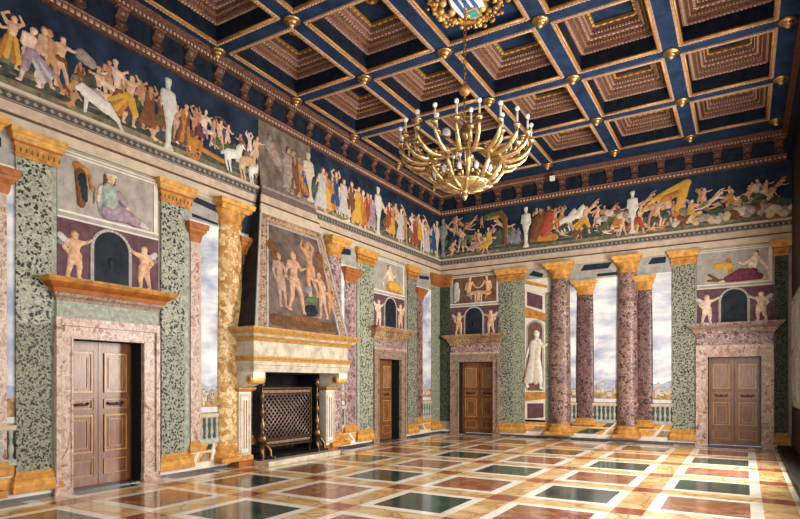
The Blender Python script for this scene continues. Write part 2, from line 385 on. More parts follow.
# poses in units of the figure's height, facing right
POSES = {
 'stand': dict(head=(.02, .93), chest=(0, .77), pel=(0, .53), shL=(-.10, .81), shR=(.10, .81), elL=(-.16, .66), haL=(-.13, .52), elR=(.16, .67), haR=(.20, .54), knL=(-.05, .27), ftL=(-.08, .02), knR=(.07, .28), ftR=(.07, .02)),
 'walk': dict(head=(.05, .93), chest=(.02, .77), pel=(0, .53), shL=(-.07, .80), shR=(.10, .82), elL=(-.15, .68), haL=(-.20, .56), elR=(.20, .72), haR=(.30, .76), knL=(-.08, .28), ftL=(-.20, .05), knR=(.13, .29), ftR=(.14, .02)),
 'dance': dict(head=(.03, .90), chest=(.0, .74), pel=(-.02, .51), shL=(-.09, .79), shR=(.09, .80), elL=(-.17, .90), haL=(-.06, .99), elR=(.19, .88), haR=(.12, 1.0), knL=(-.07, .27), ftL=(-.16, .03), knR=(.09, .28), ftR=(.05, .02)),
 'reach': dict(head=(.03, .93), chest=(.0, .77), pel=(-.02, .53), shL=(-.08, .80), shR=(.10, .81), elL=(-.15, .67), haL=(-.08, .56), elR=(.23, .80), haR=(.36, .86), knL=(-.07, .28), ftL=(-.12, .02), knR=(.08, .28), ftR=(.13, .02)),
 'back': dict(head=(-.05, .92), chest=(0, .76), pel=(.03, .52), shL=(-.11, .79), shR=(.09, .81), elL=(-.22, .70), haL=(-.30, .60), elR=(.14, .66), haR=(.05, .57), knL=(-.05, .29), ftL=(-.15, .03), knR=(.10, .27), ftR=(.16, .02)),
 'seat': dict(head=(-.02, .88), chest=(-.04, .66), pel=(-.08, .32), shL=(-.14, .70), shR=(.07, .72), elL=(-.20, .50), haL=(-.08, .38), elR=(.17, .56), haR=(.28, .52), knL=(.20, .34), ftL=(.18, .03), knR=(.30, .38), ftR=(.34, .04)),
 'crouch': dict(head=(.22, .80), chest=(.10, .66), pel=(-.12, .42), shL=(.02, .72), shR=(.18, .70), elL=(.12, .45), haL=(.25, .30), elR=(.28, .50), haR=(.40, .38), knL=(.12, .35), ftL=(-.08, .04), knR=(.05, .12), ftR=(-.30, .05)),
 'float': dict(head=(.42, .82), chest=(.22, .66), pel=(-.06, .46), shL=(.20, .74), shR=(.28, .66), elL=(.36, .92), haL=(.52, .98), elR=(.44, .58), haR=(.60, .62), knL=(-.36, .42), ftL=(-.62, .50), knR=(-.32, .28), ftR=(-.60, .24)),
 'putto': dict(head=(.01, .86), chest=(0, .68), pel=(.01, .46), shL=(-.12, .72), shR=(.12, .73), elL=(-.20, .60), haL=(-.12, .50), elR=(.24, .76), haR=(.37, .84), knL=(-.08, .25), ftL=(-.14, .03), knR=(.10, .25), ftR=(.09, .03)),
}
def fig(pose, skin='skin', hair='hair_brown', cloth=None, style=None, cloth2=None):
    J = POSES[pose]; fat = 1.35 if pose == 'putto' else 1.0; P = []
    def seg(m_, a, r0, b_, r1, lift=0.0): P.append((m_, a, r0 * fat, b_, r1 * fat, lift))
    J = dict(J); hp = J['pel']; d = Vector(J['chest']) - Vector(hp); d.normalize(); n_ = Vector((d.y, -d.x))
    hL = (hp[0] - n_.x * .05, hp[1] - n_.y * .05); hR = (hp[0] + n_.x * .05, hp[1] + n_.y * .05)
    hr = .085 if pose == 'putto' else .062
    P.append((skin, J['head'], hr, (J['head'][0] + .005, J['head'][1] - .022), hr * .8, .02))
    hx, hy_ = J['head']
    P.append((hair, (hx - .02, hy_ + .025), hr * .92, (hx - .038, hy_ - .0), hr * .66, .024 if 0 else .012))
    seg(skin, J['head'], .032, J['chest'], .045)
    seg(skin, J['shL'], .046, J['shR'], .046)
    mid = ((J['chest'][0] * .45 + hp[0] * .55), (J['chest'][1] * .45 + hp[1] * .55))
    seg(skin, J['chest'], .098, mid, .074, .008); seg(skin, mid, .074, hp, .088)
    seg(skin, hL, .068, J['knL'], .043); seg(skin, J['knL'], .046, J['ftL'], .024)
    seg(skin, hR, .070, J['knR'], .045, .012); seg(skin, J['knR'], .048, J['ftR'], .025, .01)
    for k_ in ('ftL', 'ftR'): f = J[k_]; seg(skin, f, .022, (f[0] + .055, f[1] - .008), .018)
    seg(skin, J['shL'], .038, J['elL'], .028, .01); seg(skin, J['elL'], .028, J['haL'], .02, .012)
    seg(skin, J['shR'], .038, J['elR'], .028, .02); seg(skin, J['elR'], .028, J['haR'], .02, .022)
    if cloth:
        c2 = cloth2 or cloth
        if style in ('skirt', 'robe'):
            fx = (J['ftL'][0] + J['ftR'][0]) / 2
            for k_, (a, b_) in enumerate([(-.10, -.17), (-.04, -.06), (.03, .05), (.09, .15)]):
                seg(cloth if k_ % 2 else c2, (hp[0] + a * .6, hp[1] + .02), .062, (fx + b_, .13 + .02 * (k_ % 2)), .062, .02 + .006 * (k_ % 2))
        if style == 'robe':
            seg(cloth, (J['chest'][0] - .05, J['chest'][1]), .075, (hp[0] - .03, hp[1]), .08, .022)
            seg(c2, (J['chest'][0] + .06, J['chest'][1] + .02), .06, (hp[0] + .05, hp[1]), .075, .026)
        if style == 'flow':
            for k_ in range(4):
                a = -.22 - .06 * k_
                seg(cloth if k_ % 2 else c2, (hp[0] - .02 * k_, hp[1] + .03), .07, (hp[0] + a, .14 + .06 * k_), .05, .018 + .005 * (k_ % 2))
            seg(cloth, hp, .085, (J['knR'][0], J['knR'][1] - .03), .07, .028)
        if style == 'cape':
            for k_ in range(3):
                seg(cloth if k_ % 2 else c2, J['shL'], .04, (J['shL'][0] - .14 - .05 * k_, J['shL'][1] - .12 - .14 * k_), .05, -.0 + .004 * k_)
        if style == 'sash':
            seg(cloth, hL, .06, hR, .06, .03); seg(c2, hR, .05, (hR[0] + .06, hR[1] - .18), .03, .03)
        if style == 'arc':
            pr = None
            for k_ in range(7):
                a = PI * (0.15 + .7 * k_ / 6); q = (hp[0] + .34 * math.cos(a), hp[1] + .18 + .36 * math.sin(a))
                if pr: seg(cloth, pr, .028, q, .028, 0)
                pr = q
    return P
def herm(mat='stone'):
    P = [(mat, (0, .94), .058, (0, .91), .048, .03), (mat, (-.03, .975), .03, (.035, .975), .03, .03), (mat, (0, .9), .035, (0, .8), .05, .02), (mat, (-.1, .79), .05, (.1, .79), .05, .02),
         (mat, (0, .76), .10, (0, .58), .085, .03), (mat, (-.11, .78), .042, (-.14, .62), .034, .03), (mat, (-.14, .62), .034, (.02, .60), .028, .05),
         (mat, (.11, .78), .042, (.15, .60), .036, .03), (mat, (.15, .60), .036, (.04, .50), .026, .05), (mat, (-.03, .56), .085, (0, .34), .055, .03), (mat, (.04, .56), .08, (.02, .38), .05, .035),
         (mat, (0, .36), .058, (0, .10), .045, .02), (mat, (-.07, .04), .035, (.07, .04), .035, .03), (mat, (-.05, .09), .025, (.05, .09), .025, .03)]
    return P
def horse(m_='horse_white', mane='cloth_white'):
    return [(m_, (-.25, .52), .16, (.16, .62), .15, .0), (m_, (.16, .66), .13, (.34, .90), .075, .02), (m_, (.34, .92), .07, (.48, .80), .042, .03), (mane, (.08, .78), .05, (.30, .98), .045, .03),
            (m_, (-.33, .50), .12, (-.38, .28), .05, .02), (m_, (-.38, .28), .045, (-.28, .02), .03, .02), (m_, (-.22, .46), .09, (-.20, .24), .045, 0), (m_, (-.20, .24), .04, (-.14, .02), .028, 0),
            (m_, (.20, .55), .08, (.40, .46), .045, .03), (m_, (.40, .46), .04, (.46, .30), .026, .03), (m_, (.14, .52), .075, (.28, .34), .042, 0), (m_, (.28, .34), .036, (.40, .22), .026, 0),
            (mane, (-.38, .58), .04, (-.54, .46), .055, 0), (m_, (.35, .98), .018, (.36, 1.03), .01, .03)]
def blobs(m_, pts):
    return [(m_, p[0:2], p[2], p[0:2], p[2], 0) for p in pts]
def place(prims, u, z0, h, flip=False, sx=1.0):
    s_ = -1 if flip else 1; k_ = h * math.sqrt(min(sx, 1))
    return [(m_, (u + s_ * a[0] * h * sx, z0 + a[1] * h), r0 * k_, (u + s_ * b[0] * h * sx, z0 + b[1] * h), r1 * k_, l * h * .5) for m_, a, r0, b, r1, l in prims]
def put(T, on, x, y0, y1, prims, parent, flip=False, name='painted_figure', sx=1.0, base=0.012, lab=None, depth=0.4):
    u, zt = on(x, y0); _, zb = on(x, y1); h = zt - zb
    o = relief(name, T, place(prims, u, zb, h, flip, sx), max(0.012, h / 62), parent, depth, base)
    if lab: o['label'] = lab
    return o

# ------------------------------------------------------------------ floor
ZC = 7.5                                            # underside of the ceiling beams
mb = MB(); P_ = 1.63
def fq(m_, a0, a1, b0, b1, z=0.0):
    a0, a1 = max(a0, XL), min(a1, XR); b0, b1 = max(b0, YN), min(b1, YF)
    if a1 - a0 > 1e-4 and b1 - b0 > 1e-4: mb.mat(m_).add([(a0, b0, z), (a1, b0, z), (a1, b1, z), (a0, b1, z)], [(0, 1, 2, 3)])
for i in range(-1, 7):
    for j in range(-8, 6):
        xc, yc = -0.43 - P_ * i, 10.05 + P_ * j
        t, b_, h_ = 0.49, 0.63, P_ / 2
        par = (i + j) % 2
        fq('floor_green' if par == 0 else 'floor_red', xc - t, xc + t, yc - t, yc + t)
        fq('floor_white', xc - b_, xc - t, yc - b_, yc + b_); fq('floor_white', xc + t, xc + b_, yc - b_, yc + b_)
        fq('floor_white', xc - t, xc + t, yc - b_, yc - t); fq('floor_white', xc - t, xc + t, yc + t, yc + b_)
        g = h_ - b_
        fq('floor_yellow', xc + b_, xc + h_ + g, yc - b_, yc + b_); fq('floor_yellow', xc - b_, xc + b_, yc + b_, yc + h_ + g)
        fq('floor_rosso', xc + b_, xc + h_ + g, yc + b_, yc + h_ + g)
floor = struct(mb, 'floor')
mb = MB(); mb.mat('plinth_dark').box(XL - .8, XR + .4, YN - .4, YF + .5, -0.25, -0.012); struct(mb, 'trim_1', 'stone bed beneath the marble floor')

# ------------------------------------------------------------------ walls with door, hearth and window openings
def wall(T, u0, u1, holes, z1=8.3, th=0.7, m_='wall_plaster'):
    """wall slab standing behind w=0, pierced by holes (a,b,za,zb)"""
    mb = MB(T); mb.mat(m_)
    xs = sorted({u0, u1} | {h[0] for h in holes} | {h[1] for h in holes})
    for a, b in zip(xs[:-1], xs[1:]):
        cut = sorted([(h[2], h[3]) for h in holes if h[0] <= a + 1e-6 and h[1] >= b - 1e-6]); z = 0.0 if True else 0
        for za, zb in cut:
            if za > z: mb.box(a, b, -th, 0, z, za)
            z = zb
        mb.box(a, b, -th, 0, z, z1)
    return mb
D1 = (4.71, 5.85); D2 = (12.80, 13.95); D3 = (-7.69, -6.54); D4 = (-0.80, 0.34); DH = 2.23
HEARTH = (8.06, 10.42, 1.80)
struct(wall(LEFT, YN - .4, YF + .7, [(D1[0], D1[1], 0, DH), (D2[0], D2[1], 0, DH), (HEARTH[0], HEARTH[1], 0, HEARTH[2])]), 'wall_left')
struct(wall(FAR, XL, XR, [(D3[0], D3[1], 0, DH), (D4[0], D4[1], 0, DH)]), 'wall_far')
RIGHT = lambda u, w, z: (XR - w, u, z)
NEAR = lambda u, w, z: (u, YN + w, z)
struct(wall(RIGHT, YN - .4, YF + .7, [(a, b, WINZ[0], WINZ[1]) for a, b in WINR], m_='wood_dark_wall', th=0.3), 'wall_right')
struct(wall(NEAR, XL, XR, [(a, b, WINZ[0], WINZ[1]) for a, b in WINN_FILL], th=0.3), 'wall_near')
for k, (T, (a, b)) in enumerate([(RIGHT, w_) for w_ in WINR] + [(NEAR, w_) for w_ in WINN_FILL]):
    mb = MB(T); mb.mat('shutter_grey')
    for u_ in (a + .04, (a + b) / 2, b - .04): mb.box(u_ - .035, u_ + .035, -.08, -.02, WINZ[0], WINZ[1])
    for z_ in (WINZ[0] + .04, 2.2, 3.4, WINZ[1] - .04): mb.box(a, b, -.075, -.025, z_ - .03, z_ + .03)
    struct(mb, 'window_%d' % (k + 1))  # the near-wall pair is added to hold the fill lights
# ceiling slab
mb = MB(); mb.mat('navy_deep').box(XL - .7, XR + .3, YN - .4, YF + .7, 8.24, 8.4)
ceil_slab = struct(mb, 'ceiling')

# baseboards (dark marble with a white fillet above)
def baseboard(T, segs, name):
    mb = MB(T)
    for a, b in segs:
        mb.mat('plinth_dark').box(a, b, 0, .035, 0, .055); mb.mat('white_marble').box(a, b, 0, .028, .055, .12)
    return struct(mb, name)
baseboard(LEFT, [(YN, 4.46), (6.13, 7.77), (10.73, 12.55), (14.22, YF)], 'baseboard_left')
baseboard(FAR, [(XL, -7.96), (-6.33, -1.07), (.60, XR)], 'baseboard_far')

# ------------------------------------------------------------------ entablature and cornice
def entablature(T, u0, u1, name, mb=None, w=0.0, z0=4.98, faded=False):
    own = mb is None
    mb = mb or MB(T)
    A, B = ('cream', 'cream_pink')
    mb.mat(A).box(u0, u1, w - .0, w + .045, z0, 5.13); mb.mat('bead_brown').box(u0, u1, w, w + .058, 5.13, 5.165)
    mb.mat(B).box(u0, u1, w, w + .05, 5.165, 5.31)
    mb.mat('guilloche_dark').box(u0, u1, w, w + .065, 5.31, 5.45)
    n = int((u1 - u0) / .11); st = (u1 - u0) / n
    mb.mat('guilloche_light')
    for i in range(n):
        c = u0 + (i + .5) * st
        mb.poly([(c - .036, 5.38), (c, 5.345), (c + .036, 5.38), (c, 5.415)], w + .06, w + .07)
    mb.box(u0, u1, w, w + .07, 5.315, 5.328); mb.box(u0, u1, w, w + .07, 5.432, 5.445)
    mb.mat(A).box(u0, u1, w, w + .085, 5.45, 5.50)
    return struct(mb, name) if own else mb
entablature(LEFT, YN, 8.45, 'trim_2'); entablature(LEFT, 10.05, YF, 'trim_3'); entablature(FAR, XL, XR, 'trim_4')

def cornice(T, u0, u1, name, start, out, inner=1):
    mb = MB(T)
    mb.mat('carved_brown').box(u0, u1, 0, .06, 6.87, 6.90); mb.mat('bead_brown').box(u0, u1, 0, .07, 6.90, 6.99)
    mb.mat('bead_pink')
    n = int((u1 - u0) / .095)
    for i in range(n):
        c = u0 + (i + .5) * (u1 - u0) / n; mb.add([(c - .03, .072, 6.915), (c + .03, .072, 6.915), (c + .03, .072, 6.975), (c - .03, .072, 6.975), (c, .105, 6.945)], [(0, 1, 4), (1, 2, 4), (2, 3, 4), (3, 0, 4)])
    mb.mat('carved_pink').box(u0, u1, 0, .085, 6.99, 7.02)
    mb.mat('navy_deep').hexa([(u0, 0, 7.02), (u1, 0, 7.02), (u1, .07, 7.02), (u0, .07, 7.02)], [(u0, 0, 7.36), (u1, 0, 7.36), (u1, .12, 7.36), (u0, .12, 7.36)])
    mb.mat('carved_brown').box(u0, u1, 0, out * .72, 7.36, 7.385); mb.mat('bead_brown').box(u0, u1, 0, out * .66, 7.385, 7.43)
    mb.mat('bead_pink'); n = int((u1 - u0) / .07)
    for i in range(n):
        c = u0 + (i + .5) * (u1 - u0) / n; mb.box(c - .018, c + .018, out * .66, out * .72, 7.385, 7.43)
    mb.mat('carved_brown').tiers(u0, u1, out * .72, [(7.43, 0), (7.445, .02), (7.475, .05), (7.5, out * .28)], sides=(0, 0))
    tr = struct(mb, name)
    # brackets
    k = 0; u = start
    while u < u1 - .1:
        if u > u0 + .1:
            b_ = MB(T); b_.mat('bracket_brown')
            prof = [(.07, 7.04), (.16, 7.06), (.13, 7.14), (.10, 7.19), (.17, 7.25), (out * .66, 7.30), (out * .66, 7.36), (.07, 7.36)]
            n_ = len(prof); h_ = .085
            b_.add([(u - h_, p[0], p[1]) for p in prof] + [(u + h_, p[0], p[1]) for p in prof],
                   [tuple(range(n_)), tuple(range(n_, 2 * n_))[::-1]] + [(i, (i + 1) % n_, n_ + (i + 1) % n_, n_ + i) for i in range(n_)])
            b_.mat('carved_pink').box(u - h_ - .02, u + h_ + .02, .06, out * .68, 7.335, 7.362)
            b_.mat('carved_pink').ball((u, .165, 7.275), .045, 8, (1, .6, 1)); b_.ball((u, .13, 7.10), .04, 8, (1, .6, 1))
            b_.build('bracket', tr)
        u += .64; k += 1
    return tr
cornice(LEFT, YN, YF, 'trim_5', .3, 0.30); cornice(FAR, XL, XR, 'trim_6', -7.63, 0.42)
mb = MB(RIGHT); mb.mat('navy_deep').box(YN, YF, 0, .10, 6.87, 7.5); mb.mat('carved_brown').box(YN, YF, 0, .2, 7.4, 7.5); struct(mb, 'trim_7')

# ------------------------------------------------------------------ coffered ceiling
GX = [-8.06 + 1.733 * i for i in range(6)]; GY = [0.91 + 2.08 * j for j in range(8)]
BH = 0.175                                          # half width of a beam
mb = MB(); mb.mat('navy')
mb.box(XL, GX[0] + BH, YN, YF, ZC, 8.24)
for i in range(1, 5): mb.box(GX[i] - BH, GX[i] + BH, YN, YF, ZC, 8.24)
mb.box(GX[5] - BH, XR, YN, YF, ZC, 8.24)
for j in range(8):
    for i in range(5):
        y0 = GY[j] - BH if j else YN; y1 = GY[j] + BH if j < 7 else YF
        mb.box(GX[i] + BH, GX[i + 1] - BH, y0, y1, ZC, 8.24)
beams = mb.build('ceiling_beams', ceil_slab); beams['label'] = 'navy blue painted ceiling beams'
ORD = ['first', 'second', 'third', 'fourth', 'fifth', 'sixth', 'seventh', 'eighth']
def frame_ring(mb, hx, hy, w_, z0, z1, inner=None):
    """rectangular ring of half sizes hx,hy with band width w_ inwards"""
    mb.box(-hx, hx, -hy, -hy + w_, z0, z1); mb.box(-hx, hx, hy - w_, hy, z0, z1)
    mb.box(-hx, -hx + w_, -hy + w_, hy - w_, z0, z1); mb.box(hx - w_, hx, -hy + w_, hy - w_, z0, z1)
def beads(mb, hx, hy, z, step, sz, hgt):
    n = int(2 * hx / step)
    for i in range(n):
        c = -hx + (i + .5) * 2 * hx / n
        for s_ in (-1, 1): mb.box(c - sz, c + sz, s_ * hy - sz * .8, s_ * hy + sz * .8, z - hgt, z + .005)
    n = int(2 * hy / step)
    for i in range(n):
        c = -hy + (i + .5) * 2 * hy / n
        for s_ in (-1, 1): mb.box(s_ * hx - sz * .8, s_ * hx + sz * .8, c - sz, c + sz, z - hgt, z + .005)
def slope_ring(mb, hx0, hy0, z0, hx1, hy1, z1):
    a = [(-hx0, -hy0, z0), (hx0, -hy0, z0), (hx0, hy0, z0), (-hx0, hy0, z0)]; b = [(-hx1, -hy1, z1), (hx1, -hy1, z1), (hx1, hy1, z1), (-hx1, hy1, z1)]
    o = len(mb.v); mb.add(a + b, [(i, (i + 1) % 4, 4 + (i + 1) % 4, 4 + i) for i in range(4)])
HX, HYC = 1.733 / 2 - BH, 2.08 / 2 - BH
def make_coffer(center=False):
    t = thing('ceiling_coffer', (0, 0, ZC), '', 'ceiling coffer')
    # coordinates are local to the coffer here, so the meshes are built around the origin and parented afterwards
    def bld(mb, name, par=None):
        o = mb.build(name, None, fix=True); o.parent = par or t; return o
    mb = MB(); mb.mat('gilt')
    for s_ in (-1, 1):
        mb.tube([(s_ * (HX - .012), -HYC + .01, -.005), (s_ * (HX - .012), HYC - .01, -.002)], .024, 8); mb.tube([(-HX + .01, s_ * (HYC - .012), -.005), (HX - .01, s_ * (HYC - .012), -.002)], .024, 8)
    bld(mb, 'gilt_moulding')
    mb = MB(); mb.mat('bead_pink'); frame_ring(mb, HX + .045, HYC + .045, .04, -.022, .0); beads(mb, HX + .026, HYC + .026, -.022, .06, .016, .012)
    bld(mb, 'beaded_border')
    if not center:
        mb = MB(); mb.mat('navy_deep'); frame_ring(mb, HX, HYC, .03, .02, .34); bld(mb, 'coffer_side')
        mb = MB(); mb.mat('carved_pink'); frame_ring(mb, HX - .028, HYC - .028, .07, .27, .36); mb.mat('bead_pink'); beads(mb, HX - .07, HYC - .07, .27, .06, .019, .02)
        bld(mb, 'outer_cornice')
        mb = MB(); mb.mat('carved_brown'); slope_ring(mb, HX - .095, HYC - .095, .30, HX - .22, HYC - .22, .44)
        mb.mat('carved_pink'); frame_ring(mb, HX - .20, HYC - .20, .05, .41, .50); mb.mat('bead_pink'); beads(mb, HX - .225, HYC - .225, .41, .075, .02, .018); mb.mat('bead_gold'); beads(mb, HX - .155, HYC - .155, .365, .05, .014, .03)
        bld(mb, 'carved_cove')
        mb = MB(); mb.mat('carved_brown'); slope_ring(mb, HX - .25, HYC - .25, .46, HX - .33, HYC - .33, .58)
        mb.mat('bead_pink'); beads(mb, HX - .275, HYC - .275, .49, .05, .014, .03); mb.mat('gilt'); frame_ring(mb, HX - .31, HYC - .31, .03, .56, .62); mb.mat('gilt_bright'); beads(mb, HX - .325, HYC - .325, .565, .11, .032, .012)
        bld(mb, 'inner_cornice')
        mb = MB(); mb.mat('navy').box(-HX + .33, HX - .33, -HYC + .33, HYC - .33, .63, .68); bld(mb, 'centre_panel')
        mb = MB(); mb.mat('gilt')
        for k in range(8):
            a = k * PI / 4; mb.ball((.075 * math.cos(a), .075 * math.sin(a), .615), .042, 8, (1, 1, .5))
        mb.mat('gilt_bright').ball((0, 0, .59), .042, 10); bld(mb, 'rosette')
    else:
        mb = MB(); mb.mat('navy').box(-HX + .0, HX, -HYC, HYC, .10, .16); bld(mb, 'centre_panel')
        mb = MB(); mb.mat('gilt')
        rnd = random.Random(3)
        mb.tube([(.52 * math.cos(a), .65 * math.sin(a), .08) for a in [i_ * PI / 16 for i_ in range(32)]], .05, 6, closed=True)
        for k in range(190):
            a = rnd.uniform(0, 2 * PI); ra = rnd.uniform(.40, .645); mb.mat(rnd.choice(['gilt', 'gilt', 'gilt_bright', 'brass_dark']))
            mb.ball((ra * math.cos(a), ra * math.sin(a) * 1.24, .06 + rnd.uniform(-.05, .03)), rnd.uniform(.022, .05), 6, (1, 1, .8))
        for k in range(8):
            a = 2 * PI * k / 8 + .3; mb.mat('gilt_bright').ball((.34 * math.cos(a), .36 * math.sin(a), .03), .06, 8)
        bld(mb, 'gilt_wreath')
        sh = MB(); sh.mat('gilt').poly_h = None
        def sheet(m_, pts, z0, z1):
            pts = [(p[0], -1.25 * p[1]) for p in pts]
            n_ = len(pts); sh.mat(m_).add([(p[0], p[1], z0) for p in pts] + [(p[0], p[1], z1) for p in pts], [tuple(range(n_)), tuple(range(n_, 2 * n_))[::-1]] + [(i, (i + 1) % n_, n_ + (i + 1) % n_, n_ + i) for i in range(n_)])
        outl = [(-.20, -.30), (.20, -.30), (.24, -.05), (.17, .22), (0, .36), (-.17, .22), (-.24, -.05)]
        sheet('gilt', [(x * 1.12, y * 1.1) for x, y in outl], .03, .09); sheet('heraldic_white', outl, .015, .05)
        for k in range(3): sheet('steel_blue', [(-.15 + .11 * k, -.28), (-.09 + .11 * k, -.28), (-.09 + .11 * k, .17), (-.15 + .11 * k, .17)], .005, .02)
        sheet('gilt_bright', [(-.10, -.36), (.10, -.36), (.10, -.17), (-.10, -.17)], -.005, .02); sheet('heraldic_green', [(-.07, -.33), (.07, -.33), (.07, -.20), (-.07, -.20)], -.012, .0)
        bld(sh, 'coat_of_arms')
    return t
cof0 = make_coffer()
for j in range(7):
    for i in range(5):
        rowt = '%s row from the far wall' % ORD[6 - j] if j < 6 else 'row nearest the far wall'
        colt = ['beside left wall', 'second from left', 'middle of the five', 'second from right', 'beside right wall'][i]
        cx_, cy_ = (GX[i] + GX[i + 1]) / 2, (GY[j] + GY[j + 1]) / 2
        if (i, j) == (2, 3):
            t = make_coffer(True); t.name = 'armorial_coffer'; t.location = (cx_, cy_, ZC)
            tag(t, 'navy ceiling coffer holding a striped coat of arms in a gilt wreath, above the chandelier', 'ceiling coffer'); continue
        t = cof0 if (i, j) == (0, 0) else copy_tree(cof0)
        t.location = (cx_, cy_, ZC)
        tag(t, 'carved blue ceiling coffer, %s, %s' % (rowt, colt), 'ceiling coffer', 'stepped coffers of the ceiling')
mb = MB(); mb.mat('brass_dark').lathe(0, 0, [(.03, -.09), (.055, -.088), (.08, -.07), (.08, -.05), (.11, -.045), (.14, -.025), (.145, .0)], 20); boss0 = mb.build('gilt_boss')
mb = MB(); mb.mat('gilt_bright').ball((0, 0, -.09), .04, 12); kn_ = mb.build('knob'); kn_.parent = boss0
for j in range(8):
    for i in range(6):
        t = boss0 if (i, j) == (0, 0) else copy_tree(boss0)
        t.location = (GX[i], GY[j], ZC)
        rowt = 'cross beam nearest far wall' if j == 7 else '%s cross beam from far wall' % ORD[7 - j]
        colt = ['at left wall', 'second from left', 'third from left', 'third from right', 'second from right', 'at right wall'][i]
        tag(t, 'round gilt boss, %s, %s' % (rowt, colt), 'ceiling boss', 'gilt bosses at the beam crossings')

# ------------------------------------------------------------------ doors
def rect_frame(mb, u0, u1, z0, z1, w0, w1, bw):
    mb.box(u0, u0 + bw, w0, w1, z0, z1); mb.box(u1 - bw, u1, w0, w1, z0, z1); mb.box(u0 + bw, u1 - bw, w0, w1, z0, z0 + bw); mb.box(u0 + bw, u1 - bw, w0, w1, z1 - bw, z1)
def leaf(T, u0, u1, w, parent, bright=False):
    mb = MB(T); mb.mat('walnut').box(u0, u1, w - .05, w, .02, DH)
    for z0, z1 in ((.02, .15), (.42, .50), (1.12, 1.17), (1.36, 1.42), (2.08, DH)):
        mb.box(u0 + .07, u1 - .07, w, w + .012, z0, z1)
    for a, b in ((u0, u0 + .07), (u1 - .07, u1)): mb.box(a, b, w, w + .012, .02, DH)
    L_ = mb.build('door_leaf', parent)
    for z0, z1, m_ in ((.52, 1.10, 'walnut'), (1.44, 2.06, 'walnut_panel')):
        mb = MB(T); a, b = u0 + .09, u1 - .09
        mb.mat('walnut_gilt'); rect_frame(mb, a, b, z0, z1, w, w + .03, .025)
        mb.mat(m_); rect_frame(mb, a + .025, b - .025, z0 + .025, z1 - .025, w, w + .012, .035)
        mb.mat('walnut_gilt'); rect_frame(mb, a + .07, b - .07, z0 + .07, z1 - .07, w, w + .022, .014)
        mb.mat('walnut_panel' if m_ == 'walnut_panel' else 'walnut').tiers(a + .09, b - .09, w + .01, [(z0 + .09, 0), (z1 - .09, 0)], w0=w - .01)
        mb.build('panel_moulding', L_)
    for z0, z1 in ((.17, .40), (1.19, 1.34)):
        mb = MB(T); mb.mat('walnut_gilt'); rect_frame(mb, u0 + .09, u1 - .09, z0, z1, w, w + .02, .013); mb.build('rail_moulding', L_)
    c = (u0 + u1) / 2
    mb = MB(T); mb.mat('iron').tube([(c - .12, w + .03, 1.275), (c - .08, w + .05, 1.25), (c, w + .06, 1.262), (c + .08, w + .05, 1.25), (c + .12, w + .03, 1.275)], .013, 8)
    mb.ball((c, w + .05, 1.265), .028, 8); mb.ball((c - .12, w + .015, 1.275), .022, 8); mb.ball((c + .12, w + .015, 1.275), .022, 8)
    mb.build('door_handle', L_)
def door(T, rng, n, label, s0, s1, stone_m, hang, right_leaf_to=None, dark=False):
    u0, u1 = rng; c = (u0 + u1) / 2; loc = T(c, 0, 0)
    t = thing('door_%d' % n, loc, label, None, kind='structure')
    rec = -.26; e1 = right_leaf_to or u1
    leaf(T, u0 + .005, c - .004, rec, t); leaf(T, c + .004, e1 - .005, rec, t)
    mb = MB(T); mb.mat('black').box(u0 - .05, u1 + .05, -.68, -.6, 0, DH - .002); mb.mat('soot_jamb_black').box(u0, u0 + .004, -.6, 0, 0, DH); mb.box(u1 - .004, u1, -.6, 0, 0, DH); mb.box(u0, u1, -.6, 0, DH - .004, DH)  # jamb faces and backing coloured near-black
    mb.build('door_reveal', t)
    mb = MB(T); mb.mat('plinth_dark').box(u0, u1, -.26, .03, 0, .015); mb.build('threshold', t)
    # marble surround: stepped architrave
    mb = MB(T); mb.mat(stone_m)
    for (a, b) in ((s0, u0), (u1, s1)): mb.box(a, b, 0, .07, 0.14, 2.48); mb.box(a - .012, b + (.0 if b == u0 else .012), 0, .085, 0, .14)
    mb.box(u0, u1, 0, .07, DH, 2.48)
    mb.box(s0, s0 + .07, .07, .105, .14, 2.48); mb.box(s1 - .07, s1, .07, .105, .14, 2.48); mb.box(s0 + .07, s1 - .07, .07, .105, 2.41, 2.48)
    mb.box(u0 - .03, u0, .07, .085, .14, 2.26); mb.box(u1, u1 + .03, .07, .085, .14, 2.26); mb.box(u0, u1, .07, .085, 2.23, 2.26)
    mb.build('marble_surround', t, bevel=.004)
    mb = MB(T); mb.mat('serpentine_edge' if n == 1 else 'purple_breccia_pale').box(s0 + .02, s1 - .02, 0, .075, 2.48, 2.76); mb.mat('rose_breccia').box(s0, s1, .0, .10, 2.48, 2.53)
    mb.build('frieze_block', t)
    mb = MB(T)
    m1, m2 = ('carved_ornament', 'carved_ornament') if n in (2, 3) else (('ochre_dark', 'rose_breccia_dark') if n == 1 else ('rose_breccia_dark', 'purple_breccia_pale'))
    mb.mat(m2).tiers(s0 + .02, s1 - .02, .075, [(2.76, .01), (2.80, .02), (2.83, .05), (2.87, .06)])
    mb.mat(m1).tiers(s0 + .02, s1 - .02, .075, [(2.87, .085), (2.93, .10), (2.97, hang * .7), (3.0, hang * .8)])
    mb.mat(m2 if n != 1 else 'ochre').tiers(s0 + .02, s1 - .02, .075, [(3.0, hang * .86), (3.04, hang), (3.07, hang)])
    if n in (2, 3):
        mb.mat('carved_ornament').box(s0 - .02, s1 + .02, 0, .10, 2.76, 2.86)
    mb.build('door_cornice', t)
    return t
door(LEFT, D1, 1, 'walnut double door in a rose marble surround, nearest on the left wall', 4.46, 6.13, 'rose_breccia', .23)
door(LEFT, D2, 2, 'walnut double door between the fireplace and the far left corner', 12.55, 14.22, 'rose_breccia_dark', .23)
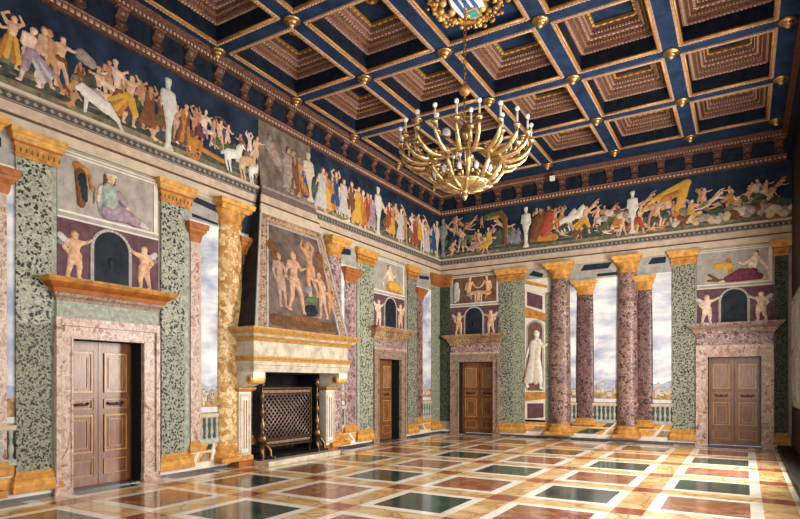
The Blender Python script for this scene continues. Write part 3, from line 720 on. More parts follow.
door(FAR, D3, 3, 'walnut double door on the far wall beside the left corner', -7.96, -6.33, 'rose_breccia_dark', .23)
door(FAR, D4, 4, 'walnut double door at the right end of the far wall', -1.07, .60, 'rose_breccia', .23)

# ------------------------------------------------------------------ overdoor pictures
def arch_pts(c, hw, z0, z1, n=14):
    zs = z1 - hw
    return [(c - hw, z0)] + [(c + hw, z0)] + [(c + hw * math.cos(a), zs + hw * math.sin(a)) for a in [PI * k / n for k in range(n + 1)]]
def overdoor(T, a, b, c, label, figfn, bg='panel_grey', group='overdoor pictures'):
    t = thing('overdoor_picture', T(c, 0, 4.0), label, 'wall painting', 'pictures over the doors')
    mb = MB(T); mb.mat(bg).box(a, b, 0, .012, 4.06, 4.97); mb.build('picture_ground', t)
    mb = MB(T); mb.mat('white_marble')
    mb.box(a, b, 0, .035, 4.86, 4.885); mb.box(a, b, 0, .03, 4.91, 4.93); mb.box(a, b, 0, .035, 3.95, 3.975); mb.box(a, b, 0, .045, 4.03, 4.06)
    mb.mat('grey_plaster').box(a, b, 0, .028, 3.975, 4.03); mb.box(a, a + .1, 0, .025, 4.06, 4.86); mb.mat('white_marble').box(b - .07, b, 0, .022, 4.06, 4.86)
    mb.build('painted_shelf', t)
    figfn(t); return t
def niche(T, a, b, c, label, on, putti, grd='panel_purple', hw=.28):
    t = thing('niche_picture', T(c, 0, 3.07), label, 'wall painting', 'putti and niche pictures over the doors')
    mb = MB(T); mb.mat(grd).box(a, b, 0, .012, 3.07, 3.95); mb.build('picture_ground', t)
    mb = MB(T); mb.mat('grey_plaster').poly(arch_pts(c, hw + .055, 3.07, 3.945), .012, .03); mb.mat('white_marble')
    for k in range(15):
        an = PI * k / 14; mb.ball((c + (hw + .03) * math.cos(an), .033, 3.945 - .055 - hw + (hw + .03) * math.sin(an)), .014, 6)
    mb.build('arch_moulding', t)
    mb = MB(T); mb.mat('niche_dark').poly(arch_pts(c, hw, 3.07, 3.90), .03, .035); mb.build('dark_niche', t)
    o = relief('bust', T, [('niche_dark', (c, 3.45), .06, (c, 3.36), .05, .01), ('niche_dark', (c - .07, 3.26), .06, (c + .07, 3.26), .06, 0)], .02, t, .12, .035)
    for (uc, flip, sk) in putti:
        z0 = 3.10
        mb = MB(T); mb.mat('white_marble').box(uc - .12, uc + .12, .012, .05, 3.07, z0); mb.build('plinth', t)
        o = relief('painted_putto', T, place(fig('putto', sk, 'hair_fair'), uc, z0, .74, flip), .014, t, .4, .014)
        s_ = -1 if flip else 1
        o2 = relief('wing', T, [('cloth_white', (uc - s_ * .05, z0 + .50), .03, (uc - s_ * .20, z0 + .60), .045, 0), ('cloth_grey', (uc - s_ * .06, z0 + .46), .025, (uc - s_ * .22, z0 + .50), .03, 0)], .015, t, .3, .013)
    return t
# door 1: reclining woman with a helmet and a draped shield
def od1(t):
    p = []
    R = lambda m_, a, r0, b, r1, l=0.0: p.append((m_, a, r0, b, r1, l))
    R('skin', (5.31, 4.82), .066, (5.31, 4.77), .052, .03); R('stone', (5.26, 4.88), .03, (5.37, 4.88), .03, .035); R('hair_brown', (5.25, 4.84), .05, (5.235, 4.70), .035, 0); R('hair_brown', (5.37, 4.84), .03, (5.38, 4.74), .022, 0); R('hair_brown', (5.285, 4.815), .008, (5.29, 4.815), .008, .045); R('hair_brown', (5.335, 4.815), .008, (5.34, 4.815), .008, .045); R('cloth_red', (5.305, 4.765), .007, (5.322, 4.765), .007, .045)
    R('skin_pale', (5.30, 4.72), .035, (5.28, 4.62), .06, .02); R('cloth_sage', (5.28, 4.60), .12, (5.30, 4.36), .13, .03); R('cloth_red', (5.29, 4.56), .05, (5.31, 4.50), .05, .05)
    R('skin_pale', (5.17, 4.62), .05, (5.12, 4.40), .038, .01); R('cloth_sage', (5.16, 4.40), .07, (5.20, 4.22), .08, 0)
    R('skin_pale', (5.40, 4.60), .045, (5.55, 4.42), .036, .02); R('skin_pale', (5.55, 4.42), .034, (5.68, 4.26), .026, .02); R('cloth_lilac', (5.42, 4.58), .06, (5.54, 4.44), .05, .04)
    R('cloth_lilac', (5.26, 4.22), .12, (5.62, 4.22), .10, .03); R('cloth_lilac', (5.40, 4.28), .10, (5.72, 4.16), .08, .045); R('cloth_white', (5.60, 4.22), .06, (5.90, 4.13), .05, .02); R('skin_pale', (5.92, 4.12), .035, (6.02, 4.09), .022, .01)
    p = [(m_, (a_[0], 4.06 + (a_[1] - 4.06) * .86), r0_, (b_[0], 4.06 + (b_[1] - 4.06) * .86), r1_, l_) for m_, a_, r0_, b_, r1_, l_ in p]
    relief('painted_woman', LEFT, p, .014, t, .4, .014)
    p2 = [('cloth_orange', (4.80, 4.76), .07, (4.92, 4.72), .06, .0), ('cloth_brown', (4.84, 4.66), .08, (4.86, 4.22), .06, .01), ('niche_dark', (4.86, 4.60), .07, (4.90, 4.30), .05, .03), ('cloth_orange', (4.98, 4.68), .03, (5.02, 4.48), .03, .01), ('cloth_green', (5.06, 4.50), .02, (5.05, 4.28), .015, 0)]
    relief('painted_trophy', LEFT, p2, .018, t, .4, .014)
overdoor(LEFT, 4.51, 6.14, 5.35, 'painting of a reclining woman with helmet and trophy, over the nearest left door', od1)
niche(LEFT, 4.51, 6.16, 5.33, 'painted dark niche with two winged putti, over the nearest left door', onL, [(4.76, False, 'skin'), (5.90, True, 'skin')])
def recl(T, c, m1, m2, flip, cell=.018, sk='skin'):
    s_ = -1 if flip else 1
    def f(t):
        q = lambda x, z: (c + s_ * x, z)
        p = [(sk, q(-.12, 4.72), .062, q(-.12, 4.68), .05, .02), ('hair_brown', q(-.14, 4.76), .05, q(-.16, 4.70), .04, .005), (sk, q(-.11, 4.62), .10, q(-.04, 4.36), .10, .02), (sk, q(-.20, 4.58), .045, q(-.36, 4.40), .034, .01), (sk, q(-.36, 4.40), .03, q(-.42, 4.18), .024, 0),
             (sk, q(-.02, 4.58), .045, q(.14, 4.50), .034, .02), (sk, q(.14, 4.50), .03, q(.26, 4.58), .024, .02), (m1, q(-.05, 4.27), .13, q(.22, 4.24), .12, .03), (m1, q(.18, 4.30), .10, q(.48, 4.16), .07, .04), (m2, q(-.20, 4.18), .08, q(.40, 4.13), .05, .01), (sk, q(.50, 4.14), .04, q(.66, 4.10), .028, .01)]
        relief('painted_figure', T, p, cell, t, .4, .014)
    return f
def od2(t): recl(LEFT, 13.5, 'cloth_yellow', 'cloth_orange', False, .024, 'skin_pale')(t)
overdoor(LEFT, 12.60, 14.20, 13.4, 'painting of a seated woman in golden drapery, over the door beyond the fireplace', od2)
niche(LEFT, 12.60, 14.22, 13.45, 'painted niche with two standing putti, over the door beyond the fireplace', onL, [(12.86, False, 'skin_pale'), (14.00, True, 'skin')])
def od3(t):
    for uc, fl, cl in ((-7.30, False, 'cloth_grey'), (-6.78, True, 'skin_tan')):
        relief('painted_figure', FAR, place(fig('seat', 'skin', 'hair_brown', cl, 'sash'), uc, 4.07, .86, fl), .022, t, .4, .014)
    relief('painted_drapery', FAR, [('cloth_white', (-7.82, 4.14), .05, (-7.78, 4.66), .09, 0), ('cloth_white', (-7.74, 4.2), .06, (-7.7, 4.5), .05, .01)], .022, t, .4, .014)
overdoor(FAR, -7.99, -6.37, -7.2, 'dark painting of two seated figures, over the door in the left corner', od3, 'panel_brown')
niche(FAR, -7.99, -6.37, -7.18, 'painted niche with two putti, over the far door by the left corner', onF, [(-7.70, False, 'skin'), (-6.63, True, 'skin')])
def od4(t):
    recl(FAR, .10, 'cloth_wine', 'cloth_wine', True, .018, 'skin_pale')(t)
    relief('painted_companion', FAR, [('cloth_yellow', (-.62, 4.50), .08, (-.34, 4.48), .10, 0), ('cloth_orange', (-.36, 4.62), .06, (-.30, 4.30), .05, .01), ('hair_brown', (-.78, 4.30), .03, (-.60, 4.18), .03, 0), ('hair_brown', (-.80, 4.16), .025, (-.48, 4.14), .03, 0), ], .02, t, .4, .014)
overdoor(FAR, -1.05, .56, -.25, 'painting of a pale reclining man on wine drapery, over the rightmost door', od4)
niche(FAR, -1.05, .60, -.23, 'painted niche with two pale putti, over the rightmost door', onF, [(-.83, False, 'skin_pale'), (.34, True, 'skin_pale')])

# ------------------------------------------------------------------ pilasters and columns
CAPP = [(4.62, .012), (4.66, .03), (4.67, .01), (4.74, .02), (4.79, .045), (4.82, .06), (4.83, .07), (4.90, .085), (4.91, .10), (4.98, .11)]
def capital_on(T, u0, u1, w, parent, m_='ochre', prof=CAPP, shift=0.0):
    mb = MB(T); mb.mat(m_).tiers(u0, u1, w, prof[:5]); mb.mat('ochre_dark' if m_ == 'ochre' else m_).tiers(u0, u1, w, prof[4:6]); mb.mat('ochre_light' if m_ == 'ochre' else m_).tiers(u0, u1, w, prof[5:])
    ov = prof[5][1]; n_ = max(3, int((u1 - u0 + 2 * ov) / .07)); st_ = (u1 - u0 + 2 * ov) / n_
    mb.mat('ochre_dark')
    for i_ in range(n_):
        c_ = u0 - ov + (i_ + .5) * st_; mb.ball((c_, w + ov + .004, 4.865), .018, 6, (1, .6, 1.2)); mb.box(c_ - .006, c_ + .006, w, w + .03, 4.69, 4.75)
    mb.build('capital', parent)
def pilaster(T, u0, u1, u2, label, m_, side_m, cap_m='ochre', w=.04, base=True, lo_m=None, near_side=False):
    """front face u0..u1, painted side face u1..u2 (u2 < u0 puts it on the other side)"""
    t = thing('pilaster', T((u0 + u1) / 2, 0, .12), label, 'pilaster', 'green marble pilasters')
    if lo_m:
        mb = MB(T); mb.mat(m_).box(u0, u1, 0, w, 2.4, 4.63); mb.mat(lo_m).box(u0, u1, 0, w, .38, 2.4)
    else: mb = MB(T); mb.mat(m_).box(u0, u1, 0, w, .38, 4.63)
    mb.build('shaft', t)
    if u2 is not None:
        a, b = (u1, u2) if u2 > u0 else (u2, u0)
        mb = MB(T); mb.mat(side_m).box(a, b, 0, w * .75, .38, 4.63); mb.build('side_face', t)
    else: a, b = u0, u1
    U0, U1 = min(u0, a), max(u1, b)
    capital_on(T, U0, U1, w, t, cap_m)
    if base:
        mb = MB(T)
        mb.mat('ochre').tiers(U0, U1, w, [(.12, .065), (.20, .06)]); mb.mat('ochre_light').tiers(U0, U1, w, [(.20, .05), (.25, .055), (.28, .04)]); mb.mat('ochre').tiers(U0, U1, w, [(.28, .03), (.33, .03), (.36, .012), (.40, .006)])
        mb.build('base', t)
    return t
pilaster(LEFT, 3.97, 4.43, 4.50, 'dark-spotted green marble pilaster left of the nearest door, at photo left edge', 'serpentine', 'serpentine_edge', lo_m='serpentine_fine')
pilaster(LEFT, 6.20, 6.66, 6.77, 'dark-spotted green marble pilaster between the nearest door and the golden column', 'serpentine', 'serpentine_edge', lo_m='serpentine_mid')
pilaster(LEFT, 11.98, 12.60, 11.86, 'green speckled pilaster just right of the fireplace', 'serpentine', 'serpentine_edge')
pilaster(LEFT, 14.38, 14.90, None, 'green speckled pilaster right of the door beyond the fireplace', 'serpentine_mid', 'serpentine_side')
pilaster(LEFT, 15.86, 16.40, None, 'pale green pilaster on the left wall against the far corner', 'serpentine_side', 'serpentine_side', 'ochre_red')
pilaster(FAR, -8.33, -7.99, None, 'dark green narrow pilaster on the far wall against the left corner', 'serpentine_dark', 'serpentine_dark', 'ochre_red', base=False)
pilaster(FAR, -6.37, -5.92, -5.58, 'wide green pilaster with a lighter side face, left of the painted statue', 'serpentine_mid', 'serpentine_side')
pilaster(FAR, -1.62, -1.08, None, 'broad green speckled pilaster left of the rightmost door', 'serpentine_mid', 'serpentine_side')
pilaster(FAR, .61, .87, None, 'dark green pilaster at the right end of the far wall', 'serpentine_dark', 'serpentine_dark')
def column(T, u, r, label, m_, cap_m='ochre', front=True, w=0.0, flat=.75):
    z0, z1, zt = (.12, 4.56, 4.98) if front else (.42, 4.06, 4.42)
    t = thing('column', T(u, 0, z0), label, 'column', 'breccia columns of the painted loggia'); k = (zt - z1) / .42
    mb = MB(T); pr = [(r * 1.04, z0 + .30), (r, z0 + .40), (r * 1.0, z0 + 1.4), (r * .97, z0 + 2.6), (r * .90, z1 - .05), (r * .90, z1)]
    if not front: pr = [(r * 1.04, z0 + .16)] + [(a, b) for a, b in pr[1:]]
    mb.mat(m_).lathe(u, w, pr, 28, flat, 0, PI); mb.build('shaft', t)
    mb = MB(T); mb.mat(cap_m).lathe(u, w, [(r * .93, z1 - .02), (r * .97, z1 + .02 * k), (r * .92, z1 + .05 * k), (r * .93, z1 + .13 * k), (r * 1.08, z1 + .19 * k), (r * 1.18, z1 + .24 * k), (r * 1.2, z1 + .27 * k)], 24, flat, 0, PI)
    mb.mat('ochre_light' if cap_m == 'ochre' else cap_m).tiers(u - r, u + r, r * flat, [(z1 + .25 * k, r * .10), (z1 + .32 * k, r * .22), (z1 + .34 * k, r * .36), (zt, r * .42)], w0=0)
    mb.build('capital', t)
    mb = MB(T); b0 = z0; q = 1.0 if front else .6
    mb.mat('ochre').tiers(u - r, u + r, r * flat, [(b0, r * .30), (b0 + .09 * q, r * .28)], w0=0)
    mb.lathe(u, w, [(r * 1.26, b0 + .09 * q), (r * 1.30, b0 + .13 * q), (r * 1.24, b0 + .17 * q), (r * 1.10, b0 + .19 * q), (r * 1.10, b0 + .22 * q), (r * 1.17, b0 + .25 * q), (r * 1.12, b0 + .29 * q), (r * 1.03, b0 + .31 * q)], 24, flat, 0, PI)
    mb.build('base', t)
    return t
column(LEFT, 7.71, .30, 'golden yellow breccia column directly left of the fireplace', 'golden_breccia', flat=.5)
column(LEFT, 10.88, .27, 'column with golden capital partly hidden behind the right side of the chimney hood', 'purple_breccia_pale')
column(LEFT, 3.42, .26, 'yellow breccia column just beyond the left edge of the photo', 'golden_breccia')
column(FAR, -4.52, .30, 'mottled purple breccia column in front, right beside the painted statue', 'purple_breccia')
column(FAR, -2.71, .265, 'mottled purple breccia column in front, nearer the rightmost door', 'purple_breccia')
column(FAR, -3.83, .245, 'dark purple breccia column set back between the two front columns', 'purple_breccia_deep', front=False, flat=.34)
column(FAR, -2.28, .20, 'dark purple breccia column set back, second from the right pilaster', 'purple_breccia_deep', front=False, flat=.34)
def backpil(T, u0, u1, label, m_, cap_m='ochre_red', strip=None):
    t = thing('rear_pilaster', T((u0 + u1) / 2, 0, .40), label, 'pilaster', 'slim rear pilasters')
    mb = MB(T); mb.mat(m_).box(u0, u1, 0, .03, .55, 4.10); mb.build('shaft', t)
    if strip: mb = MB(T); mb.mat('cream_pink').box(min(strip), max(strip), 0, .026, .45, 4.10); mb.build('side_strip', t)
    mb = MB(T); mb.mat(cap_m).tiers(u0, u1, .025, [(4.08, .015), (4.13, .03), (4.20, .04), (4.26, .09), (4.30, .10), (4.31, .12), (4.40, .13)]); mb.build('capital', t)
    mb = MB(T); mb.mat('ochre').tiers(u0, u1, .03, [(.38, .06), (.46, .05), (.50, .03), (.56, .01)]); mb.build('base', t)
backpil(LEFT, 6.80, 6.98, 'narrow rose pilaster with red capital left of the painted sky and golden column', 'rose_breccia', strip=(6.98, 7.03))
backpil(LEFT, 8.0, 8.27, 'added dark purple strip standing in for the shadow between golden column and chimney hood', 'purple_breccia_deep')  # no real pilaster; its dark colour stands in for shadow beside the hood
backpil(LEFT, 11.35, 11.80, 'purple pilaster with dark orange capital between chimney hood and green pilaster', 'purple_breccia_pale')
backpil(LEFT, 14.94, 15.28, 'slim purple pilaster left of the narrow strip of sky in the corner', 'purple_breccia')
backpil(LEFT, 3.76, 3.86, 'rose pilaster sliver at the left edge of the photo', 'rose_breccia')

# ------------------------------------------------------------------ painted landscapes, balustrades and bay floors
def landscape(T, a, b, label, seed, hz=1.5):
    t = thing('painted_landscape', T((a + b) / 2, 0, .5), label, 'wall painting')
    mb = MB(T); mb.mat('fresco_sky').box(a, b, 0, .006, 1.3, 4.5); mb.build('painted_sky', t)
    r = random.Random(seed)
    mb = MB(T); n = max(4, int((b - a) / .12)); pts = [(a, 1.2)] + [(b, 1.2)] + [(b - (b - a) * i / n, hz + .10 + .07 * math.sin(i * .9 + seed) + r.uniform(0, .03)) for i in range(n + 1)]
    mb.mat('far_hills').poly(pts, .0, .008); mb.build('painted_hills', t)
    mb = MB(T); pts = [(a, .5), (b, .5)] + [(b - (b - a) * i / n, hz - .12 + r.uniform(-.03, .05)) for i in range(n + 1)]
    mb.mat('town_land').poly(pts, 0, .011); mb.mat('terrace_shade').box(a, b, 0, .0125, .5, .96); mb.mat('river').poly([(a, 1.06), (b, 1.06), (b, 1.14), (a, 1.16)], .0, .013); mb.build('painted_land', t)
    mb = MB(T); x = a + .02
    while x < b - .08:
        w_ = r.uniform(.05, .13); w_ = min(w_, b - x); h_ = r.uniform(.07, .16); z_ = hz - .26 + r.uniform(-.06, .10)
        if r.random() < .14: h_ += .18; w_ *= .6
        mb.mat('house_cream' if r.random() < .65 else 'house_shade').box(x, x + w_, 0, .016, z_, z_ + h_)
        mb.mat('house_roof').poly([(x - .008, z_ + h_), (x + w_ + .008, z_ + h_), (x + w_ * .5, z_ + h_ + .035)], 0, .018)
        mb.mat('niche_dark'); 
        for k in range(2): mb.box(x + w_ * (.25 + .4 * k), x + w_ * (.38 + .4 * k), .016, .0165, z_ + h_ * .5, z_ + h_ * .75)
        x += w_ * r.uniform(.7, 1.3)
    mb.build('painted_town', t)
    return t
def balustrade(T, a, b, label, m_='baluster_grey', step=.115):
    t = thing('balustrade', T((a + b) / 2, 0, .5), label, 'balustrade', 'pale painted balustrades')
    mb = MB(T); mb.mat('cream').tiers(a, b, .03, [(.96, 0), (.98, .012), (1.03, .015)], sides=(0, 0)); mb.build('rail', t)
    mb = MB(T); mb.mat(m_).tiers(a, b, .035, [(.50, .01), (.56, .0), (.58, -.005)], sides=(0, 0)); mb.build('plinth', t)
    mb = MB(T); pass
    n = max(1, int(round((b - a) / step))); st = (b - a) / n
    for i in range(n):
        u = a + (i + .5) * st; k = st / .115
        mb = MB(T); mb.mat(m_).lathe(u, .016, [(.030 * k, .575), (.030 * k, .60), (.018 * k, .62), (.036 * k, .68), (.040 * k, .72), (.020 * k, .80), (.018 * k, .84), (.030 * k, .88), (.022 * k, .91), (.032 * k, .94), (.032 * k, .965)], 8, .7, 0, PI); mb.build('baluster', t)
    return t
def bayfloor(T, a, b, label, lines, dark):
    """painted marble floor of a bay, between baseboard and balustrade"""
    t = thing('painted_bay_floor', T((a + b) / 2, 0, .12), label, 'wall painting')
    mb = MB(T); mb.mat('ochre_light').box(a, b, 0, .014, .12, .51); mb.build('floor_ground', t)
    mb = MB(T); mb.mat('white_marble').box(a, b, .014, .017, .12, .165); mb.box(a, b, .014, .017, .34, .36)
    for (x0, x1) in lines: mb.poly([(x0, .12), (x0 + .10, .12), (x1 + .03, .51), (x1 - .02, .51)], .014, .018)
    mb.build('white_bands', t)
    for k, pts in enumerate(dark):
        mb = MB(T); mb.mat('floor_green' if k % 2 else 'rose_breccia_dark').poly(pts, .014, .0175); mb.build('dark_slab', t)
    return t
def soffit(T, a, b, label, strips):
    t = thing('painted_soffit', T((a + b) / 2, 0, 4.4), label, 'wall painting')
    mb = MB(T); mb.mat('grey_plaster').box(a, b, 0, .012, 4.45, 4.98); mb.mat('cream').box(a, b, 0, .02, 4.93, 4.98); mb.mat('white_marble').box(a, b, 0, .02, 4.44, 4.47); mb.build('beam_ground', t)
    for s_ in strips:
        mb = MB(T); mb.mat('soffit_blue').poly(s_, .012, .018); mb.build('dark_coffer', t)
# left wall bays
soffit(LEFT, 7.82, 8.45, 'added dark fill standing in for the shadow just left of the chimney hood', [[(7.9, 4.5), (8.4, 4.5), (8.4, 4.9), (7.9, 4.9)]])  # upper part of the dark fill, shadow put into the colour
landscape(LEFT, 6.96, 7.60, 'painted view of cloudy sky and town between rose pilaster and golden column', 2)
balustrade(LEFT, 6.98, 7.56, 'pale balustrade seen left of the golden column, below the painted town')
bayfloor(LEFT, 6.72, 7.77, 'painted marble paving left of the fireplace at the golden column foot', [(6.80, 7.05), (7.25, 7.32)], [[(6.98, .19), (7.22, .19), (7.27, .32), (7.08, .32)], [(7.14, .38), (7.26, .38), (7.30, .48), (7.20, .48)]])
soffit(LEFT, 6.74, 7.80, 'painted grey soffit with blue strip left of the chimney hood', [[(6.80, 4.80), (7.50, 4.72), (7.50, 4.84), (6.80, 4.90)], [(6.84, 4.52), (7.42, 4.50), (7.42, 4.54), (6.84, 4.58)]])
landscape(LEFT, 10.6, 11.45, 'painted strip of sky and town immediately right of the fireplace', 5)
balustrade(LEFT, 10.9, 11.4, 'short pale balustrade immediately right of the fireplace')
bayfloor(LEFT, 10.74, 12.0, 'painted marble paving right of the fireplace, before the green pilaster', [(11.3, 11.0), (11.75, 11.35)], [[(10.95, .2), (11.25, .2), (11.05, .32), (10.85, .32)]])
soffit(LEFT, 10.1, 11.98, 'painted grey soffit with dark strip right of the chimney hood', [[(10.95, 4.66), (11.6, 4.74), (11.6, 4.88), (10.95, 4.82)]])
landscape(LEFT, 15.26, 15.88, 'narrow painted strip of lilac sky near the far left corner', 8)
balustrade(LEFT, 15.28, 15.86, 'short balustrade on the left wall near the far corner')
bayfloor(LEFT, 14.9, 15.9, 'painted marble paving on the left wall near the far corner', [(15.45, 15.2)], [[(15.1, .2), (15.35, .2), (15.2, .32), (15.0, .32)]])
soffit(LEFT, 14.9, 15.9, 'painted grey soffit near the far left corner', [[(15.1, 4.7), (15.7, 4.76), (15.7, 4.86), (15.1, 4.8)]])
landscape(LEFT, YN, 3.97, 'painted sky and town at the left edge of the photo', 11)
balustrade(LEFT, 2.6, 3.97, 'pale balustrade at the left edge of the photo')
bayfloor(LEFT, YN, 3.97, 'painted paving at the left edge of the photo', [(3.5, 3.7)], [[(3.2, .2), (3.5, .2), (3.6, .32), (3.3, .32)]])
soffit(LEFT, YN, 3.97, 'painted grey soffit at the left edge of the photo', [[(3.2, 4.72), (3.8, 4.68), (3.8, 4.80), (3.2, 4.86)]])
# far wall bays
landscape(FAR, -4.30, -1.60, 'wide painted view of cloudy sky over a town behind the purple columns', 21)
balustrade(FAR, -4.25, -1.62, 'long pale balustrade behind the purple columns of the far wall')
bayfloor(FAR, -5.58, -1.62, 'painted marble paving under the purple columns of the far wall', [(-3.45, -3.0), (-2.15, -1.80), (-5.1, -4.4)],
         [[(-3.25, .18), (-3.0, .18), (-2.85, .32), (-3.05, .32)], [(-4.1, .18), (-3.6, .18), (-3.3, .32), (-3.75, .32)], [(-2.0, .18), (-1.7, .18), (-1.66, .32), (-1.85, .32)], [(-3.4, .38), (-3.1, .38), (-3.0, .49), (-3.2, .49)], [(-5.4, .18), (-5.1, .18), (-4.95, .32), (-5.2, .32)]])
soffit(FAR, -5.58, -1.60, 'painted grey soffit with dark coffers above the purple columns', [[(-3.95, 4.72), (-3.22, 4.72), (-3.1, 4.88), (-3.85, 4.88)], [(-2.2, 4.72), (-1.78, 4.72), (-1.76, 4.88), (-2.1, 4.88)], [(-5.45, 4.74), (-5.05, 4.64), (-5.0, 4.74), (-5.3, 4.86)], [(-3.5, 4.52), (-2.98, 4.52), (-2.98, 4.6), (-3.5, 4.6)]])
# painted side wall with the statue niche
t = thing('statue_niche', FAR(-5.25, 0, .5), 'pale statue in an arched niche between green pilaster and purple column', 'wall painting')
a, b = -5.56, -4.80
mb = MB(FAR); mb.mat('white_marble').box(a, b, .0, .014, .45, 4.62); mb.mat('serpentine_side').box(-4.95, b, .014, .02, .45, 4.2); mb.build('side_wall', t)
mb = MB(FAR); mb.mat('panel_purple').poly([(-5.49, 4.27), (-5.03, 4.10), (-5.03, 3.70), (-5.49, 3.86)], .014, .02); mb.build('upper_panel', t)
mb = MB(FAR); mb.mat('ochre').poly([(-5.54, 3.82), (-4.96, 3.60), (-4.96, 3.34), (-5.2, 3.45), (-5.54, 3.50)], .014, .024); mb.build('ochre_band', t)
mb = MB(FAR); mb.mat('ochre').poly([(-5.54, 1.32), (-4.96, 1.32), (-4.96, 1.12), (-5.54, 1.05)], .014, .024); mb.build('ochre_band', t)
mb = MB(FAR); mb.mat('ochre').poly([(-5.56, 4.62), (-4.9, 4.40), (-4.9, 4.32), (-5.56, 4.5)], .014, .024); mb.build('ochre_band', t)
mb = MB(FAR); mb.mat('grey_plaster').poly(arch_pts(-5.25, .26, 1.36, 3.42), .014, .022); mb.mat('panel_brown').poly(arch_pts(-5.25, .21, 1.36, 3.36), .022, .026); mb.build('arched_niche', t)
mb = MB(FAR); mb.mat('panel_purple').poly([(-5.48, .98), (-5.0, 1.0), (-5.0, .58), (-5.48, .54)], .014, .022); mb.build('lower_panel', t)
relief('painted_statue', FAR, place(fig('walk', 'stone', 'stone', 'stone', 'robe', 'stone_warm'), -5.26, 1.40, 1.72, False, .72), .024, t, .45, .024)

# ------------------------------------------------------------------ fireplace
FC, FH = 9.24, 1.47                                 # centre and half width of the mantel body
fp = thing('fireplace', (XL, FC, 0), 'monumental marble and gilt fireplace with a tapering painted hood, on the left wall', 'fireplace')
f0, f1 = FC - FH, FC + FH
def hd(z): return max(0.012, .57 - .163 * (z - 2.68)) if z < 6.1 else .012      # hood depth
def hw(z): return 1.45 - .222 * (z - 2.68) if z < 5.6 else .802                 # hood half width
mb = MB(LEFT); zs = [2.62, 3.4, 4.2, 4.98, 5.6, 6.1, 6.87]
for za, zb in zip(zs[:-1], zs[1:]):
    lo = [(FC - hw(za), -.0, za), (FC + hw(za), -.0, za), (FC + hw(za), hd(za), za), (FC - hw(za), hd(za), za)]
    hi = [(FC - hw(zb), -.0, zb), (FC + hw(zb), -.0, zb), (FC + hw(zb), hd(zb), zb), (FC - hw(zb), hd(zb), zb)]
    mb.mat('hood_side_shade').hexa(lo, hi)
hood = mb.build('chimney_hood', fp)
# mapping of the slanted front: u across, w off the surface, z up
def HOOD(u, w, z): return (XL + hd(z) + w, u, z)
def hsheet(mb, m_, pts, w0, w1):
    mb.mat(m_).poly(pts, w0, w1)
mb = MB(HOOD)
def hstrip(m_, z0, z1, a0, a1, w0, w1):   # a = -1..1 across the hood
    n_ = max(1, int((z1 - z0) / .5)); mb.mat(m_)
    for k in range(n_):
        za, zb = z0 + (z1 - z0) * k / n_, z0 + (z1 - z0) * (k + 1) / n_
        q = lambda a, z, w: (FC + a * hw(z), w, z)
        mb.hexa([q(a0, za, w0), q(a1, za, w0), q(a1, za, w1), q(a0, za, w1)], [q(a0, zb, w0), q(a1, zb, w0), q(a1, zb, w1), q(a0, zb, w1)])
# frame of the hood picture
hstrip('grey_plaster', 2.63, 4.93, -1.0, -.955, 0, .022); hstrip('grey_plaster', 2.63, 4.93, .955, 1.0, 0, .022)
hstrip('rose_frame', 2.63, 4.93, -.955, -.80, 0, .014); hstrip('rose_frame', 2.63, 4.93, .80, .955, 0, .014)
hstrip('rose_frame', 4.80 - .02, 4.93, -.80, .80, 0, .014)
hstrip('grey_plaster', 2.63, 4.78, -.80, -.76, 0, .024); hstrip('grey_plaster', 2.63, 4.78, .76, .80, 0, .024); hstrip('grey_plaster', 4.74, 4.78, -.76, .76, 0, .024)
mb.build('painted_frame', fp)
for s_ in (-1, 1):
    orn = MB(HOOD); orn.mat('gilt_bright')
    z = 2.85
    while z < 4.7:
        c_ = FC + s_ * .878 * hw(z); k_ = 1 if int(z * 6) % 2 else -1
        orn.tube([(c_ - .05 * k_, .018, z - .05), (c_ + .045 * k_, .018, z), (c_ + .03 * k_, .018, z + .05), (c_ - .02 * k_, .018, z + .03)], .011, 5); z += .17
    orn.build('scroll_ornament', fp)
orn = MB(HOOD); orn.mat('gilt_bright')
for k in range(13):
    c_ = FC - .72 + .12 * k; orn.tube([(c_ - .05, .018, 4.84), (c_, .018, 4.875), (c_ + .04, .018, 4.84), (c_ + .02, .018, 4.82)], .010, 5)
orn.build('scroll_ornament', fp)
mb = MB(HOOD); hstrip('fresco_dusk', 2.63, 4.74, -.76, .76, 0, .010)
hp_ = mb.build('hood_painting', fp)
hp_['label'] = 'painting of a forge with nude figures at an anvil'
def hfig(pose, u, z0, h, flip, skin='skin', cloth=None, style=None, name='painted_figure', cell=.02):
    relief(name, HOOD, place(fig(pose, skin, 'hair_fair', cloth, style), u, z0, h, flip), cell, hp_, .4, .012)
hfig('walk', 9.06, 3.02, 1.30, False, 'skin_far'); hfig('dance', 9.62, 3.42, 1.22, True, 'skin_tan'); hfig('reach', 9.92, 2.98, 1.02, True, 'skin_far')
hfig('stand', 8.64, 3.10, 1.10, False, 'faded_skin'); hfig('putto', 10.20, 3.12, .60, True, 'skin_tan')
relief('painted_anvil', HOOD, [('niche_dark', (9.40, 3.10), .12, (9.58, 3.12), .12, 0), ('cloth_green', (9.38, 3.34), .06, (9.64, 3.36), .07, .02), ('cloth_grey', (9.46, 3.55), .09, (9.54, 3.6), .08, 0)], .025, hp_, .4, .012)
relief('painted_rocks', HOOD, [('hair_brown', (8.30, 2.82), .12, (10.25, 2.80), .10, 0), ('cloth_brown', (8.9, 2.90), .08, (9.7, 2.88), .08, .01), ('hair_brown', (8.5, 4.3), .16, (8.7, 3.9), .12, 0), ('cloth_brown', (10.0, 4.35), .14, (10.02, 3.9), .12, 0)], .03, hp_, .2, .008)
